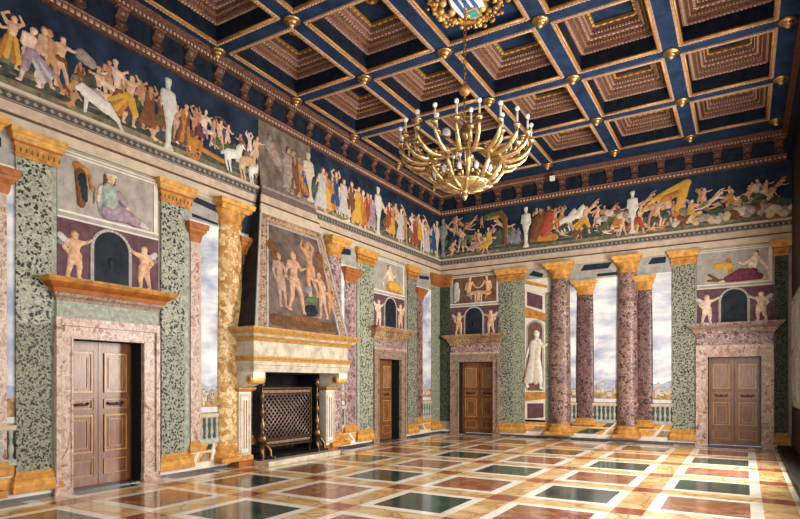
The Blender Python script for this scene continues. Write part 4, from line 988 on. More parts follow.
# entablature bands and frieze picture wrapped on the hood
mb = MB(HOOD)
hstrip('cream', 4.98, 5.13, -1, 1, 0, .03); hstrip('bead_brown', 5.13, 5.165, -1, 1, 0, .04); hstrip('cream_pink', 5.165, 5.33, -1, 1, 0, .032); hstrip('faded_band', 5.33, 5.47, -1, 1, 0, .04); hstrip('cloud_grey', 5.47, 5.52, -1, 1, 0, .05)
hstrip('cream', 4.93, 4.98, -1, 1, 0, .045)
mb.build('painted_entablature', fp)
mb = MB(HOOD); hstrip('faded_fresco', 5.52, 6.87, -1, 1, 0, .01)
hf_ = mb.build('faded_frieze_painting', fp); hf_['label'] = 'faded smoke-browned stretch of frieze'
relief('painted_clouds', HOOD, [('cloud_grey', (8.72, 6.45), .10, (9.0, 6.2), .13, 0), ('faded_skin', (8.8, 6.5), .06, (8.92, 6.15), .05, .03), ('faded_skin', (8.75, 6.62), .045, (8.76, 6.6), .04, .03), ('faded_skin', (8.98, 6.35), .045, (9.05, 6.05), .035, .03)], .025, hf_, .4, .01)
for (u_, z_, h_, p_, fl, sk, cl, st) in ((9.30, 5.62, .98, 'stand', False, 'faded_skin', 'cloud_grey', 'robe'), (9.50, 5.60, 1.0, 'reach', True, 'faded_skin', 'cloth_brown', 'robe'), (9.70, 5.60, .92, 'walk', True, 'skin_tan', 'cloth_orange', 'skirt'), (9.82, 5.58, .80, 'stand', True, 'faded_skin', 'cloth_blue', 'robe')):
    relief('painted_figure', HOOD, place(fig(p_, sk, 'hair_brown', cl, st), u_, z_, h_, fl), .022, hf_, .4, .012)
relief('painted_herm', HOOD, place(herm('stone_warm'), 9.96, 5.60, 1.1), .022, hf_, .4, .016)

# mantel
def mant(name, prof, m_, base_w=.57, u0=f0, u1=f1):
    mb = MB(LEFT); mb.mat(m_).tiers(u0, u1, base_w, prof); return mb.build(name, fp)
mant('mantel_shelf', [(2.50, .15), (2.53, .17), (2.56, .20), (2.60, .22), (2.625, .22)], 'gilt_ochre')
mant('white_moulding', [(2.46, .10), (2.50, .14)], 'mantel_marble'); mant('gilt_moulding', [(2.38, .04), (2.42, .06), (2.46, .10)], 'gilt_ochre')
mant('mantel_frieze', [(2.10, 0), (2.38, 0)], 'mantel_marble')
mant('gilt_moulding', [(2.00, .04), (2.04, .05), (2.07, .07), (2.10, .07)], 'gilt_ochre')
mant('lintel', [(1.80, .0), (1.86, .0), (1.861, .02), (1.93, .02), (1.931, .035), (2.0, .035)], 'mantel_marble')
mb = MB(LEFT); mb.mat('bead_brown').box(f0 + .002, f1 - .002, .3, .592, 1.925, 1.938); mb.build('lintel_line', fp)
for s_ in (-1, 1):
    a, b = (f0, f0 + .31) if s_ < 0 else (f1 - .31, f1)
    mb = MB(LEFT); mb.mat('white_marble').box(a, b, 0, .19, .17, 1.42); mb.mat('mantel_marble'); rect_frame(mb, a + .02, b - .02, .22, 1.38, .19, .205, .045)
    mb.mat('ochre_dark').box(a + .115, a + .13, .19, .20, .34, 1.26); mb.box(b - .13, b - .115, .19, .20, .34, 1.26); mb.build('jamb', fp)
    mb = MB(LEFT); mb.mat('ochre_dark').tiers(a, b, .19, [(0, .06), (.10, .05), (.12, .035), (.17, .01)]); mb.build('jamb_base', fp)
    mb = MB(LEFT); mb.mat('gilt_ochre').tiers(a, b, .19, [(1.42, .0), (1.45, .05), (1.48, .07), (1.50, .07)]); mb.build('jamb_capital', fp)
    mb = MB(LEFT)
    side = [(0.0, 1.50), (.20, 1.50), (.34, 1.54), (.50, 1.60), (.56, 1.68), (.56, 1.80), (0, 1.80)]
    n_ = len(side); mb.mat('white_marble').add([(a, p[0], p[1]) for p in side] + [(b, p[0], p[1]) for p in side], [tuple(range(n_)), tuple(range(n_, 2 * n_))[::-1]] + [(i, (i + 1) % n_, n_ + (i + 1) % n_, n_ + i) for i in range(n_)])
    br = mb.build('console_bracket', fp)
    mb = MB(LEFT); mb.mat('gilt_bright').tube([(a - .015, .47, 1.66), (a + .05, .47, 1.66), (b - .05, .47, 1.66), (b + .015, .47, 1.66)], [.085, .095, .095, .085], 14)
    mb.mat('gilt').tube([(a - .02, .47, 1.66), (a - .005, .47, 1.66)], .05, 10); mb.tube([(b + .005, .47, 1.66), (b + .02, .47, 1.66)], .05, 10); mb.build('gilt_scroll', br)
# firebox
mb = MB(LEFT); mb.mat('soot_jamb_black')
H0, H1, HZ = HEARTH
mb.box(H0, H0 + .03, -.65, 0, 0, HZ); mb.box(H1 - .03, H1, -.65, 0, 0, HZ); mb.box(H0, H1, -.69, -.65, 0, HZ); mb.box(H0, H1, -.65, 0, HZ - .03, HZ); mb.build('firebox', fp)
mb = MB(LEFT); mb.mat('mantel_marble').box(f0 + .34, f1 - .34, .0, .62, 0, .09); mb.mat('soot_jamb_black').box(H0 + .03, H1 - .03, -.65, .0, 0, .09); mb.mat('plinth_dark').box(f0 + .34, f1 - .34, .0, .38, .09, .094); mb.build('hearth_slab', fp)

# firescreen with a lattice
sx0, sx1, sz0, sz1, sw = 8.35, 9.86, .30, 1.50, .20
fs = thing('fire_screen', (XL + sw, (sx0 + sx1) / 2, .094), 'dark iron lattice fire screen standing in the fireplace opening', 'fire screen')
mb = MB(LEFT); mb.mat('bronze'); rect_frame(mb, sx0, sx1, sz0, sz1, sw - .02, sw + .02, .035); mb.box(sx0, sx1, sw - .015, sw + .015, sz1 - .16, sz1 - .13); mb.box(sx0, sx1, sw - .015, sw + .015, sz0 + .13, sz0 + .16)
mb.build('frame', fs)
mb = MB(LEFT); mb.mat('screen_metal'); x0_, x1_, z0_, z1_ = sx0 + .035, sx1 - .035, sz0 + .16, sz1 - .16
st = .115
def clipline(k, sgn):
    pts = []
    for u in (x0_, x1_):
        z = (k + sgn * (u - x0_)) + z0_
        if z0_ <= z <= z1_: pts.append((u, z))
    for z in (z0_, z1_):
        u = (z - z0_ - k) / sgn + x0_
        if x0_ < u < x1_: pts.append((u, z))
    return pts[:2] if len(pts) >= 2 else None
k = -(x1_ - x0_)
while k < (x1_ - x0_) + (z1_ - z0_):
    for sgn in (1, -1):
        p = clipline(k, sgn)
        if p: mb.tube([(p[0][0], sw + .004 * sgn, p[0][1]), (p[1][0], sw + .004 * sgn, p[1][1])], .0125, 4)
    k += st
mb.build('lattice', fs)
for zz in (sz1 - .085, sz0 + .085):
    mb = MB(LEFT); mb.mat('screen_metal').box(sx0 + .03, sx1 - .03, sw - .006, sw + .004, zz - .03, zz + .03)
    n_ = 14
    for i in range(n_): mb.ball((sx0 + .06 + i * (sx1 - sx0 - .12) / (n_ - 1), sw, zz), .032, 7, (1, .5, 1))
    mb.build('pierced_border', fs)
for u_ in (sx0 + .06, sx1 - .06):
    mb = MB(LEFT); mb.mat('bronze').box(u_ - .02, u_ + .02, sw - .02, sw + .02, .10, sz0 + .01).box(u_ - .03, u_ + .03, sw - .09, sw + .09, .094, .115); mb.build('leg', fs)
for u_, lab in ((8.30, 'ornate bronze andiron at the left side of the hearth'), (9.98, 'ornate bronze andiron at the right side of the hearth')):
    an = thing('andiron', (XL + .26, u_, .094), lab, 'andiron', 'pair of andirons')
    mb = MB(LEFT); w_ = .27
    mb.mat('bronze').lathe(u_, w_, [(.03, .36), (.075, .42), (.10, .50), (.06, .58), (.03, .62), (.05, .68), (.065, .76), (.03, .84), (.022, .92), (.05, .97), (.055, 1.04), (.022, 1.10), (.02, 1.22), (.045, 1.27), (.05, 1.34), (.02, 1.40), (.018, 1.50), (.045, 1.54), (.06, 1.60), (.035, 1.67), (.006, 1.72)], 14); mb.build('baluster_shaft', an)
    for s_ in (-1, 1):
        mb = MB(LEFT); mb.mat('bronze').tube([(u_, w_, .40), (u_ + s_ * .06, w_ + .06, .36), (u_ + s_ * .12, w_ + .10, .26), (u_ + s_ * .10, w_ + .12, .16), (u_ + s_ * .15, w_ + .16, .118)], [.04, .045, .04, .03, .024], 8)
        mb.ball((u_ + s_ * .155, w_ + .17, .125), .031, 8); mb.build('scroll_foot', an)
    mb = MB(LEFT); mb.mat('iron').tube([(u_, w_, .42), (u_, w_ - .1, .34), (u_, -.2, .30), (u_, -.5, .28), (u_, -.52, .094)], .022, 6); mb.build('log_bar', an)

# ------------------------------------------------------------------ painted frieze
def cloudbank(w_, n_, seed, m2='stone_warm'):
    q = random.Random(seed); P2 = []
    for k_ in range(n_):
        x_ = -w_ + 2 * w_ * k_ / (n_ - 1); y_ = .15 + .35 * q.random(); r_ = q.uniform(.10, .20)
        P2.append((q.choice(['cloud_grey', 'cloud_grey', m2, 'horse_tan', 'cloth_brown']), (x_, y_), r_, (x_ + q.uniform(-.15, .15), y_ + .1), r_ * .7, q.random() * .1))
    return P2
def frieze(T, a, b, label, land=0):
    t = thing('painted_frieze', T((a + b) / 2, 0, 5.5), label, 'wall painting', 'frieze paintings under the cornice')
    mb = MB(T); mb.mat('navy_sky').box(a, b, 0, .008, 5.48, 6.88); mb.build('night_sky', t)
    r = random.Random(int(a * 10) + 50); n = max(5, int((b - a) / .18))
    mb = MB(T); mb.mat('frieze_land').poly([(a, 5.50), (b, 5.50)] + [(b - (b - a) * i / n, 5.68 + .05 * math.sin(i * .8 + a) + r.uniform(-.02, .03)) for i in range(n + 1)], 0, .011)
    mb.mat('frieze_land_far').poly([(a, 5.50), (b, 5.50)] + [(b - (b - a) * i / n, 5.86 + .10 * math.sin(i * .37 + b) + r.uniform(-.03, .05)) for i in range(n + 1)], 0, .0095)
    mb.build('painted_ground', t)
    P2 = []; x = a + .15                           # dusky bushes and far hills behind the figures
    while x < b - .2:
        z_ = 5.80 + r.uniform(-.05, .22); rr0 = r.uniform(.05, .11)
        for q in range(3): P2.append((r.choice(['foliage', 'bush_dark', 'bush_dark', 'frieze_land']), (x + r.uniform(-.1, .1), z_ + q * .07), rr0, (x + r.uniform(-.12, .12), z_ + .06), rr0 * .8, q * .01))
        x += r.uniform(.16, .42)
    P2 += [('bush_dark', (a + .12, 5.66), .05, (b - .12, 5.66), .05, 0)]
    relief('painted_bushes', T, P2, .035, t, .06, .009); return t
fa = frieze(LEFT, YN, 8.46, 'painted frieze of dancers, goat and chariot on the left wall, left of the hood')
def LF(x, y0, y1, pose, flip=False, cloth=None, style=None, skin='skin', hair='hair_brown', c2=None, par=None, sx=1.0): put(LEFT, onL, x, y0, y1, fig(pose, skin, hair, cloth, style, c2), par or fa, flip, sx=sx)
LF(12, 13, 68, 'dance', False, 'cloth_yellow', 'skirt', c2='cloth_orange'); LF(30, 25, 85, 'back', True, 'cloth_lilac', 'flow', 'skin_pale', c2='cloth_white')
LF(43, 27, 85, 'reach', False, 'cloth_brown', 'cape', hair='hair_fair'); LF(51, 31, 92, 'walk', True, None, None, 'skin_tan', 'hair_fair'); LF(61, 36, 88, 'reach', False, 'cloth_brown', 'sash', 'skin')
LF(71, 68, 109, 'crouch', False, 'cloth_brown', 'sash', 'skin_tan', 'cloth_brown')
put(LEFT, onL, 86, 50, 66, [('cloud_grey', (-.3, .5), .42, (.3, .3), .34, 0)], fa, name='painted_sack')
put(LEFT, onL, 98, 82, 122, [('horse_white', (-.34, .62), .15, (.22, .44), .17, 0), ('horse_white', (-.40, .70), .10, (-.56, .62), .07, .02), ('horse_white', (.20, .46), .15, (.52, .24), .07, 0), ('horse_white', (-.30, .5), .06, (-.34, .14), .04, 0), ('horse_white', (.50, .26), .05, (.64, .02), .04, 0), ('stone', (-.42, .80), .03, (-.44, .9), .015, 0)], fa, name='painted_goat')
LF(99, 64, 108, 'seat', False, 'cloth_lilac', 'sash'); LF(114, 56, 106, 'seat', True, 'cloth_brown', 'sash', 'skin_pale'); LF(108, 60, 100, 'stand', False, None, None, 'skin_tan')
LF(130, 73, 126, 'dance', False, 'cloth_yellow', 'flow', 'skin', c2='cloth_orange'); LF(139, 80, 122, 'reach', False, 'cloth_blue', 'cape', 'skin_tan', 'hair_fair'); LF(149, 84, 132, 'dance', False, 'cloth_brown', 'robe', 'skin_tan')
LF(153, 110, 141, 'crouch', True, None, None, 'skin')
put(LEFT, onL, 167.5, 78, 152, herm('stone'), fa, name='painted_herm', sx=.72)
LF(184, 103, 148, 'walk', False, 'cloth_orange', 'robe', 'skin', c2='cloth_brown'); LF(206, 108, 143, 'seat', False, 'cloth_lilac', 'sash', 'skin_pale'); LF(195, 106, 140, 'dance', False, None, None, 'skin_tan')
put(LEFT, onL, 206, 138, 156, [('cloth_orange', (-1.3, .4), .16, (1.2, .1), .12, 0), ('cloth_brown', (-1.0, .9), .2, (-1.2, .4), .2, 0), ('cloth_orange', (-1.2, .5), .22, (-.4, .55), .16, .02)], fa, name='painted_chariot')
def wheel(T, on, x, y, r, par, m_='cloth_orange'):
    u, z = on(x, y); P2 = [(m_, (u + r * math.cos(a), z + r * math.sin(a)), .022, (u + r * math.cos(a + .4), z + r * math.sin(a + .4)), .022, 0) for a in [i * .3927 for i in range(16)]]
    P2 += [(m_, (u, z), .02, (u + r * math.cos(a), z + r * math.sin(a)), .014, 0) for a in [i * PI / 4 for i in range(8)]]; relief('painted_wheel', T, P2, .014, par, .5, .014)
wheel(LEFT, onL, 193, 150, .15, fa); LF(220, 120, 150, 'reach', False, 'cloth_brown', 'arc', 'skin', c2='cloth_lilac'); LF(227, 124, 152, 'walk', False, 'cloth_blue', 'cape')
put(LEFT, onL, 234, 140, 173, horse('horse_white'), fa, name='painted_horse', sx=.9); put(LEFT, onL, 248, 146, 182, horse('horse_tan', 'stone_warm'), fa, name='painted_horse', sx=.8)
LF(249, 132, 160, 'dance', True, None, None, 'skin_pale'); LF(256, 136, 168, 'reach', False, None, None, 'skin'); put(LEFT, onL, 255, 158, 186, horse('horse_white', 'cloth_grey'), fa, name='painted_horse', sx=.7)
for i, (x, y, h_) in enumerate(((37, 40, 34), (80, 62, 30), (91, 70, 34), (121, 78, 36), (143, 86, 30), (160, 96, 34), (176, 104, 36), (199, 112, 28), (213, 118, 30), (241, 134, 26))):
    LF(x, y, y + h_, ('reach', 'stand', 'back', 'dance', 'walk')[i % 5], bool(i % 2), (None, 'cloth_brown', 'cloth_green', 'cloth_wine')[i % 4], (None, 'robe', 'cape', 'skirt')[i % 4], ('skin_far', 'skin_tan')[i % 2])
LF(-12, 5, 62, 'walk', False, 'cloth_white', 'robe', par=fa)

fb = frieze(LEFT, 10.04, 13.02, 'painted frieze of robed figures on the left wall, from chimney hood to herm statue')
for a_ in ((321, 167, 212, 'walk', False, 'cloth_white', 'robe', 'skin', 'cloth_red'), (326, 172, 212, 'stand', True, 'cloth_yellow', 'skirt', 'skin_tan', 'hair_brown'), (331, 176, 212, 'stand', False, 'cloth_orange', 'robe', 'skin_tan', 'hair_brown'), (335, 170, 210, 'dance', False, 'cloth_blue', 'robe', 'skin', 'hair_brown'),
           (338, 186, 214, 'stand', False, 'cloth_lilac', 'skirt', 'skin_pale', 'hair_brown'), (343, 179, 217, 'stand', False, 'cloth_white', 'robe', 'skin', 'cloth_red'), (348, 198, 224, 'crouch', False, 'cloth_lilac', 'sash', 'skin_pale', 'hair_brown'), (351, 182, 214, 'reach', False, 'cloth_brown', 'robe', 'skin', 'cloth_white'),
           (357, 186, 226, 'walk', False, 'cloth_yellow', 'robe', 'skin', 'hair_brown'), (362, 190, 228, 'reach', False, 'cloth_orange', 'robe', 'skin_pale', 'hair_fair'), (367, 193, 226, 'stand', False, 'cloth_red', 'robe', 'skin', 'hair_fair'), (371, 194, 230, 'back', False, 'cloth_lilac', 'robe', 'skin', 'hair_brown')):
    x, y0, y1, p_, fl, cl, st_, sk, hr_ = a_; LF(x, y0, y1, p_, fl, cl, st_, sk, hr_, par=fb)
put(LEFT, onL, 377.5, 187, 236, herm('stone'), fb, name='painted_herm', sx=.72)
fc = frieze(LEFT, 13.02, YF, 'painted frieze of crowded nude and robed figures on the left wall near the corner')
rr_ = random.Random(5)
for i, x in enumerate((384, 388, 392, 396, 400, 404, 407, 411, 415, 419, 422, 426, 429, 433)):
    yy = 196 + (x - 380) * .47; p_ = ('float', 'reach', 'dance', 'walk', 'stand', 'back')[i % 6]; hh_ = (24, 30, 32, 28, 34, 33)[i % 6]
    zoff = (-1, 2, 3, 0, 3, 4)[i % 6]
    cl, st_ = [(None, None), ('cloth_red', 'robe'), ('cloth_yellow', 'skirt'), (None, None), ('cloth_white', 'robe'), ('cloth_lilac', 'cape'), ('cloth_blue', 'robe')][i % 7]
    LF(x, yy + zoff, yy + zoff + hh_, p_, bool(i % 3 == 0), cl, st_, ('skin', 'skin_pale', 'skin_tan')[i % 3], par=fc)
put(LEFT, onL, 436.5, 221, 258, herm('stone_warm'), fc, name='painted_herm', sx=.72)

def FF(par, x, y0, y1, pose, flip=False, cloth=None, style=None, skin='skin', hair='hair_brown', c2=None, sx=1.0): put(FAR, onF, x, y0, y1, fig(pose, skin, hair, cloth, style, c2), par, flip, sx=sx)
fd = frieze(FAR, XL, -5.53, 'painted frieze with reclining group and leafy arch, far wall beside the left corner')
put(FAR, onF, 443, 219, 258, herm('cloth_grey'), fd, name='painted_herm', sx=.7)
FF(fd, 452, 238, 256, 'crouch', False, 'cloth_orange', 'sash'); FF(fd, 450, 222, 236, 'float', True, None, None, 'skin'); FF(fd, 461, 228, 252, 'reach', True, 'cloth_grey', 'sash', 'skin'); FF(fd, 466, 228, 244, 'float', True, 'cloth_green', 'flow', 'skin')
FF(fd, 472, 216, 228, 'float', False, 'cloth_white', 'cape', 'skin_tan'); FF(fd, 468, 242, 254, 'float', True, 'cloth_white', 'sash', 'skin'); FF(fd, 478, 228, 250, 'seat', True, 'cloth_lilac', 'skirt', 'skin'); FF(fd, 488, 226, 250, 'seat', True, 'cloth_yellow', 'robe', 'skin'); FF(fd, 482, 216, 228, 'reach', False, None, None, 'skin_far')
put(FAR, onF, 497, 214, 246, [('foliage', (-.35, .95), .12, (.1, 1.0), .12, 0), ('cloth_brown', (.1, 1.0), .11, (.26, .8), .10, 0), ('cloth_brown', (.26, .8), .09, (.28, .1), .08, 0), ('cloth_orange', (-.3, .9), .06, (.1, .92), .06, .03)], fd, name='painted_tree_arch')
put(FAR, onF, 448, 218, 240, [('hair_fair', (-.2, 0), .04, (-.1, .5), .05, 0), ('hair_fair', (-.1, .5), .05, (.35, .95), .04, 0)], fd, name='painted_wing')
for x in (507, 513, 518): FF(fd, x, 226 + (x % 3), 244, 'stand', bool(x % 2), 'cloth_grey', 'robe', 'cloth_grey', 'cloth_blue')
fe = frieze(FAR, -5.53, -2.60, 'painted frieze with white horses and golden winged figures between two far-wall herms')
put(FAR, onF, 526, 207, 248, herm('stone'), fe, name='painted_herm', sx=.72)
put(FAR, onF, 544, 206, 242, [('cloth_brown', (-.25, .2), .18, (-.15, .6), .2, 0), ('cloth_red', (.0, .3), .2, (.15, .7), .16, .01), ('cloth_orange', (-.3, .15), .12, (.3, .1), .10, .01)], fe, name='painted_drapery')
FF(fe, 541, 208, 236, 'stand', True, 'cloth_brown', 'robe', 'skin_tan'); FF(fe, 548, 206, 232, 'reach', False, 'cloth_red', 'robe', 'skin_tan'); FF(fe, 555, 208, 232, 'reach', False, 'cloth_orange', 'sash', 'skin_far'); FF(fe, 548, 228, 244, 'float', False, 'cloth_orange', 'sash', 'skin')
FF(fe, 560, 226, 240, 'float', True, None, None, 'skin')
put(FAR, onF, 568, 210, 232, horse('horse_white'), fe, name='painted_horse', sx=.9); put(FAR, onF, 576, 206, 230, horse('horse_white'), fe, name='painted_horse', sx=.9)
FF(fe, 585, 206, 234, 'walk', False, 'cloth_yellow', 'flow', 'skin', c2='cloth_orange'); FF(fe, 590, 200, 218, 'float', False, 'cloth_orange', 'cape', 'skin'); FF(fe, 579, 222, 240, 'back', False, 'cloth_brown', 'flow', 'skin_tan')
FF(fe, 603, 224, 238, 'float', True, 'cloth_lilac', 'sash', 'skin_pale'); FF(fe, 614, 220, 236, 'seat', False, 'cloth_brown', 'sash', 'skin'); put(FAR, onF, 612, 204, 222, cloudbank(.9, 12, 4), fe, name='painted_clouds')
FF(fe, 610, 204, 220, 'float', False, None, None, 'skin_far')
for i, (x, y) in enumerate(((536, 216), (553, 222), (562, 214), (571, 222), (597, 214), (604, 212), (618, 214), (623, 222))):
    FF(fe, x, y - 8, y + 14, ('reach', 'back', 'dance', 'float', 'walk', 'seat')[i % 6], bool(i % 2), (None, 'cloth_brown', 'cloth_orange', 'cloth_lilac')[i % 4], (None, 'sash', 'skirt', 'cape')[i % 4], ('skin_far', 'skin', 'skin_tan')[i % 3])
for i, (x, y) in enumerate(((456, 222), (464, 222), (485, 240), (493, 230), (475, 238), (503, 222))):
    FF(fd, x, y - 6, y + 14, ('reach', 'float', 'back', 'seat')[i % 4], bool(i % 2), (None, 'cloth_brown', 'cloth_green')[i % 3], (None, 'sash', 'cape')[i % 3], ('skin_far', 'skin_tan', 'skin')[i % 3])
ff = frieze(FAR, -2.60, XR, 'painted frieze with a yellow sail and figures on clouds, right half of far wall')
put(FAR, onF, 632.5, 191, 234, herm('stone'), ff, name='painted_herm', sx=.72)
def arcsail():
    P2 = []; pts = [(-.42, .28, .02), (-.32, .50, .04), (-.12, .67, .055), (.14, .80, .065), (.40, .90, .075), (.56, .95, .085)]
    for a, b_ in zip(pts[:-1], pts[1:]): P2.append(('cloth_yellow', a[:2], a[2], b_[:2], b_[2], 0))
    P2 += [('cloth_yellow', (.52, .92), .10, (.46, .66), .10, .01), ('cloth_yellow', (.46, .66), .10, (.36, .40), .05, .01), ('cloth_orange', (.12, .66), .09, (.36, .76), .07, -.0), ('ochre_light', (.54, .86), .04, (.48, .6), .04, .05)]; return P2
put(FAR, onF, 659, 185, 230, arcsail(), ff, name='painted_sail')
FF(ff, 640, 206, 234, 'reach', False, 'cloth_red', 'flow', 'skin', c2='cloth_orange'); FF(ff, 653, 200, 230, 'walk', True, None, None, 'skin_tan'); FF(ff, 658, 198, 228, 'dance', False, None, None, 'skin'); FF(ff, 667, 196, 226, 'back', False, 'cloth_blue', 'sash', 'skin'); FF(ff, 650, 222, 234, 'float', True, 'cloth_orange', 'sash', 'skin'); FF(ff, 664, 222, 232, 'float', False, None, None, 'skin_tan')
put(FAR, onF, 700, 206, 226, cloudbank(1.15, 20, 3), ff, name='painted_clouds')
FF(ff, 710, 190, 214, 'float', False, None, None, 'skin_pale'); FF(ff, 693, 198, 222, 'seat', False, 'cloth_yellow', 'robe', 'skin'); FF(ff, 704, 188, 208, 'reach', False, 'cloth_green', 'cape', 'skin', 'hair_fair'); FF(ff, 714, 192, 206, 'float', False, 'cloth_lilac', 'sash', 'skin')
put(FAR, onF, 756, 196, 220, cloudbank(1.2, 22, 9), ff, name='painted_clouds')
for i, (x, y) in enumerate(((645, 200), (662, 210), (674, 208), (684, 204), (689, 212), (700, 196), (722, 200), (730, 194), (741, 202), (751, 190), (770, 194), (763, 204))):
    FF(ff, x, y - 8, y + 12, ('float', 'reach', 'seat', 'back', 'crouch', 'dance')[i % 6], bool(i % 2), (None, 'cloth_brown', 'cloth_orange', 'cloth_lilac', 'cloth_green')[i % 5], (None, 'sash', 'skirt', 'cape', 'sash')[i % 5], ('skin_far', 'skin', 'skin_tan')[i % 3])
FF(ff, 746, 184, 206, 'float', False, 'cloth_orange', 'cape', 'skin', 'hair_fair'); FF(ff, 758, 178, 200, 'seat', False, 'cloth_white', 'robe', 'skin', 'cloth_white'); FF(ff, 766, 180, 200, 'reach', False, 'cloth_green', 'cape', 'skin'); FF(ff, 774, 178, 198, 'float', False, 'cloth_red', 'cape', 'skin_tan'); FF(ff, 738, 192, 208, 'float', True, 'cloth_lilac', 'sash', 'skin_pale')

# ------------------------------------------------------------------ chandelier
CHX, CHY = (GX[2] + GX[3]) / 2, (GY[3] + GY[4]) / 2
ch = thing('chandelier', (CHX, CHY, 4.42), 'large gilt brass chandelier with many curved arms and white bulbs, hung by a chain', 'chandelier')
CH = lambda x, y, z: (CHX + x, CHY + y, z)
mb = MB(CH); mb.mat('brass_dark'); z = 5.02
mb.tube([(0, 0, 5.0), (0, 0, 5.5)], .022, 8)
mb.lathe(0, 0, [(.03, 5.35), (.07, 5.42), (.08, 5.5), (.03, 5.58), (.02, 5.62)], 12); mb.build('stem', ch)
mb = MB(CH); mb.mat('brass_dark'); z = 5.62; k = 0
while z < ZC + .02:
    c_ = z + .05; pts = [(math.cos(a) * .020 * (k % 2 == 0), math.cos(a) * .020 * (k % 2), c_ + math.sin(a) * .045) for a in [i * PI / 4 for i in range(8)]]
    mb.tube(pts, .0075, 5, closed=True); z += .075; k += 1
mb.build('chain', ch)
mb = MB(CH); mb.mat('gilt').lathe(0, 0, [(.02, 6.04), (.055, 6.06), (.085, 6.10), (.095, 6.14), (.07, 6.18), (.035, 6.21), (.015, 6.24)], 16); mb.build('gilt_ball', ch)
mb = MB(CH); mb.mat('brass').tube([(.60 * math.cos(a), .60 * math.sin(a), 5.0) for a in [i * PI / 20 for i in range(40)]], .028, 8, closed=True)
mb.tube([(.38 * math.cos(a), .38 * math.sin(a), 4.66) for a in [i * PI / 16 for i in range(32)]], .024, 8, closed=True); mb.mat('brass_dark').tube([(.62 * math.cos(a), .62 * math.sin(a), 5.06) for a in [i * PI / 20 for i in range(40)]], .014, 6, closed=True)
for k in range(20):
    a = k * PI / 10; mb.mat('brass').ball((.63 * math.cos(a), .63 * math.sin(a), 5.02), .035, 8)
mb.build('rim', ch)
mb = MB(CH); mb.mat('brass').lathe(0, 0, [(.012, 4.42), (.03, 4.45), (.05, 4.50), (.025, 4.54), (.06, 4.57), (.16, 4.58), (.30, 4.62), (.38, 4.67), (.36, 4.69), (.2, 4.64), (.02, 4.62)], 28); mb.build('bowl', ch)
for k in range(12):
    a = k * PI / 6; ca, sa = math.cos(a), math.sin(a)
    mb = MB(CH); mb.mat('brass').tube([(ca * r_, sa * r_, z_) for r_, z_ in ((.37, 4.66), (.48, 4.72), (.57, 4.84), (.60, 5.0))], [.028, .034, .034, .026], 6)
    mb.tube([(ca * r_, sa * r_, z_) for r_, z_ in ((.10, 4.58), (.20, 4.60), (.30, 4.63), (.38, 4.66))], .026, 6); mb.ball((ca * .5, sa * .5, 4.74), .035, 7); mb.build('rib', ch)
    mb = MB(CH); mb.mat('glass_crystal'); a2 = a + PI / 12; mb.ball((math.cos(a2) * .48, math.sin(a2) * .48, 4.80), .05, 8, (.8, .8, 1.2)); mb.build('crystal_drop', ch)
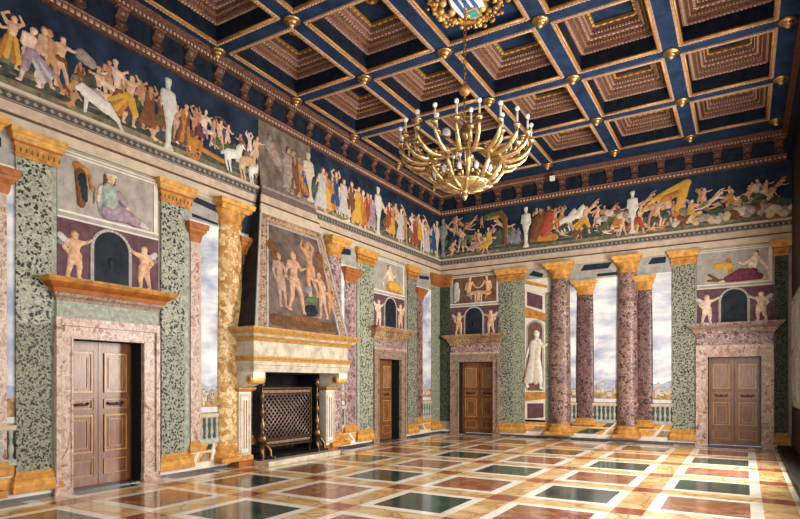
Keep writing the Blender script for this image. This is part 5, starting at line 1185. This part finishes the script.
def arm(r_out, z_end, n, off, zc, r_in=.55):
    for k in range(n):
        a = 2 * PI * (k + off) / n
        local = lambda r_, z_: (r_, 0, z_ - 4.42)
        e = arm.cache.get((r_out, z_end))
        if e is None:
            L_ = lambda x, y, z: (x, y, z - 4.42)
            mb = MB(L_); d_ = r_out - r_in
            mb.mat('brass').tube([(r_in - .10, 0, zc - .02), (r_in + .02, 0, zc - .05), (r_in + d_ * .35, 0, zc - .055), (r_in + d_ * .65, 0, zc - .02), (r_in + d_ * .88, 0, zc + .06), (r_out, 0, zc + .15), (r_out, 0, z_end - .2)], [.026, .034, .038, .036, .030, .024, .02], 7)
            mb.ball((r_in + d_ * .3, 0, zc - .055), .042, 7); ma = mb.build('arm')
            mb = MB(L_); mb.mat('brass').lathe(r_out, 0, [(.015, z_end - .24), (.045, z_end - .21), (.05, z_end - .18), (.022, z_end - .165), (.018, z_end - .16)], 10); mc = mb.build('drip_cup')
            mb = MB(L_); mb.mat('cream').lathe(r_out, 0, [(.017, z_end - .16), (.017, z_end - .02), (.012, z_end)], 8); md = mb.build('candle_sleeve')
            mb = MB(L_); mb.mat('bulb').ball((r_out, 0, z_end + .028), .034, 10, (1, 1, 1.1)); me_ = mb.build('bulb')
            e = arm.cache[(r_out, z_end)] = [ma, mc, md, me_]; fresh = True
        else: fresh = False
        o = e[0] if fresh else e[0].copy()
        if not fresh: col.objects.link(o)
        o.parent = ch; o.rotation_euler = (0, 0, a)
        for s_ in e[1:]:
            q = s_ if fresh else s_.copy()
            if not fresh: col.objects.link(q)
            q.parent = o
arm.cache = {}
arm(1.0, 5.46, 20, .0, 5.03); arm(.80, 5.42, 10, .35, 5.06, .5)
# small ceiling lamps
t = thing('round_lamp', (0, 0, 0), 'small round glass lamp among the chandelier arms, facing the room', 'lamp')
t.location = (CHX - .05, CHY - .55, 5.28)
mb = MB(); mb.mat('brass_dark').lathe(0, 0, [(.05, -.03), (.075, -.02), (.08, .01), (.07, .02)], 16); o = mb.build('housing'); o.parent = t; o.rotation_euler = (PI / 2, 0, YAW)
mb = MB(); mb.mat('glass_crystal').lathe(0, 0, [(.065, .018), (.05, .03), (.02, .036), (.004, .037)], 16); o = mb.build('lens'); o.parent = t; o.rotation_euler = (PI / 2, 0, YAW)
t2 = thing('spot_lamp', (-4.62, YF - .40, 7.30), 'tiny white square spot lamp on the far wall cornice', 'lamp')
mb = MB(); mb.mat('white_plastic').box(-4.68, -4.56, YF - .50, YF - .40, 7.24, 7.36); mb.build('housing', t2); mb = MB(); mb.mat('iron').tube([(-4.62, YF - .45, 7.34), (-4.62, YF - .40, 7.46)], .012, 6); mb.build('bracket', t2)

# ------------------------------------------------------------------ right wall corner
mb = MB(); mb.mat('wood_dark_wall').box(.66, XR, 5.5, YF, 0, .10); struct(mb, 'baseboard_right')
t = thing('window_shutter', (XR, 14.6, 1.1), 'grey-green wooden shutter panel at the right edge of the photo', 'shutter')
mb = MB(RIGHT); mb.mat('shutter_grey').box(13.6, 15.35, 0, .05, 1.08, 3.45); mb.build('panel', t)
mb = MB(RIGHT); mb.mat('shutter_grey')
for z0, z1 in ((1.2, 2.2), (2.32, 3.35)): rect_frame(mb, 13.75, 15.22, z0, z1, .05, .075, .05)
mb.build('panel_moulding', t)
bpy.context.view_layer.update()
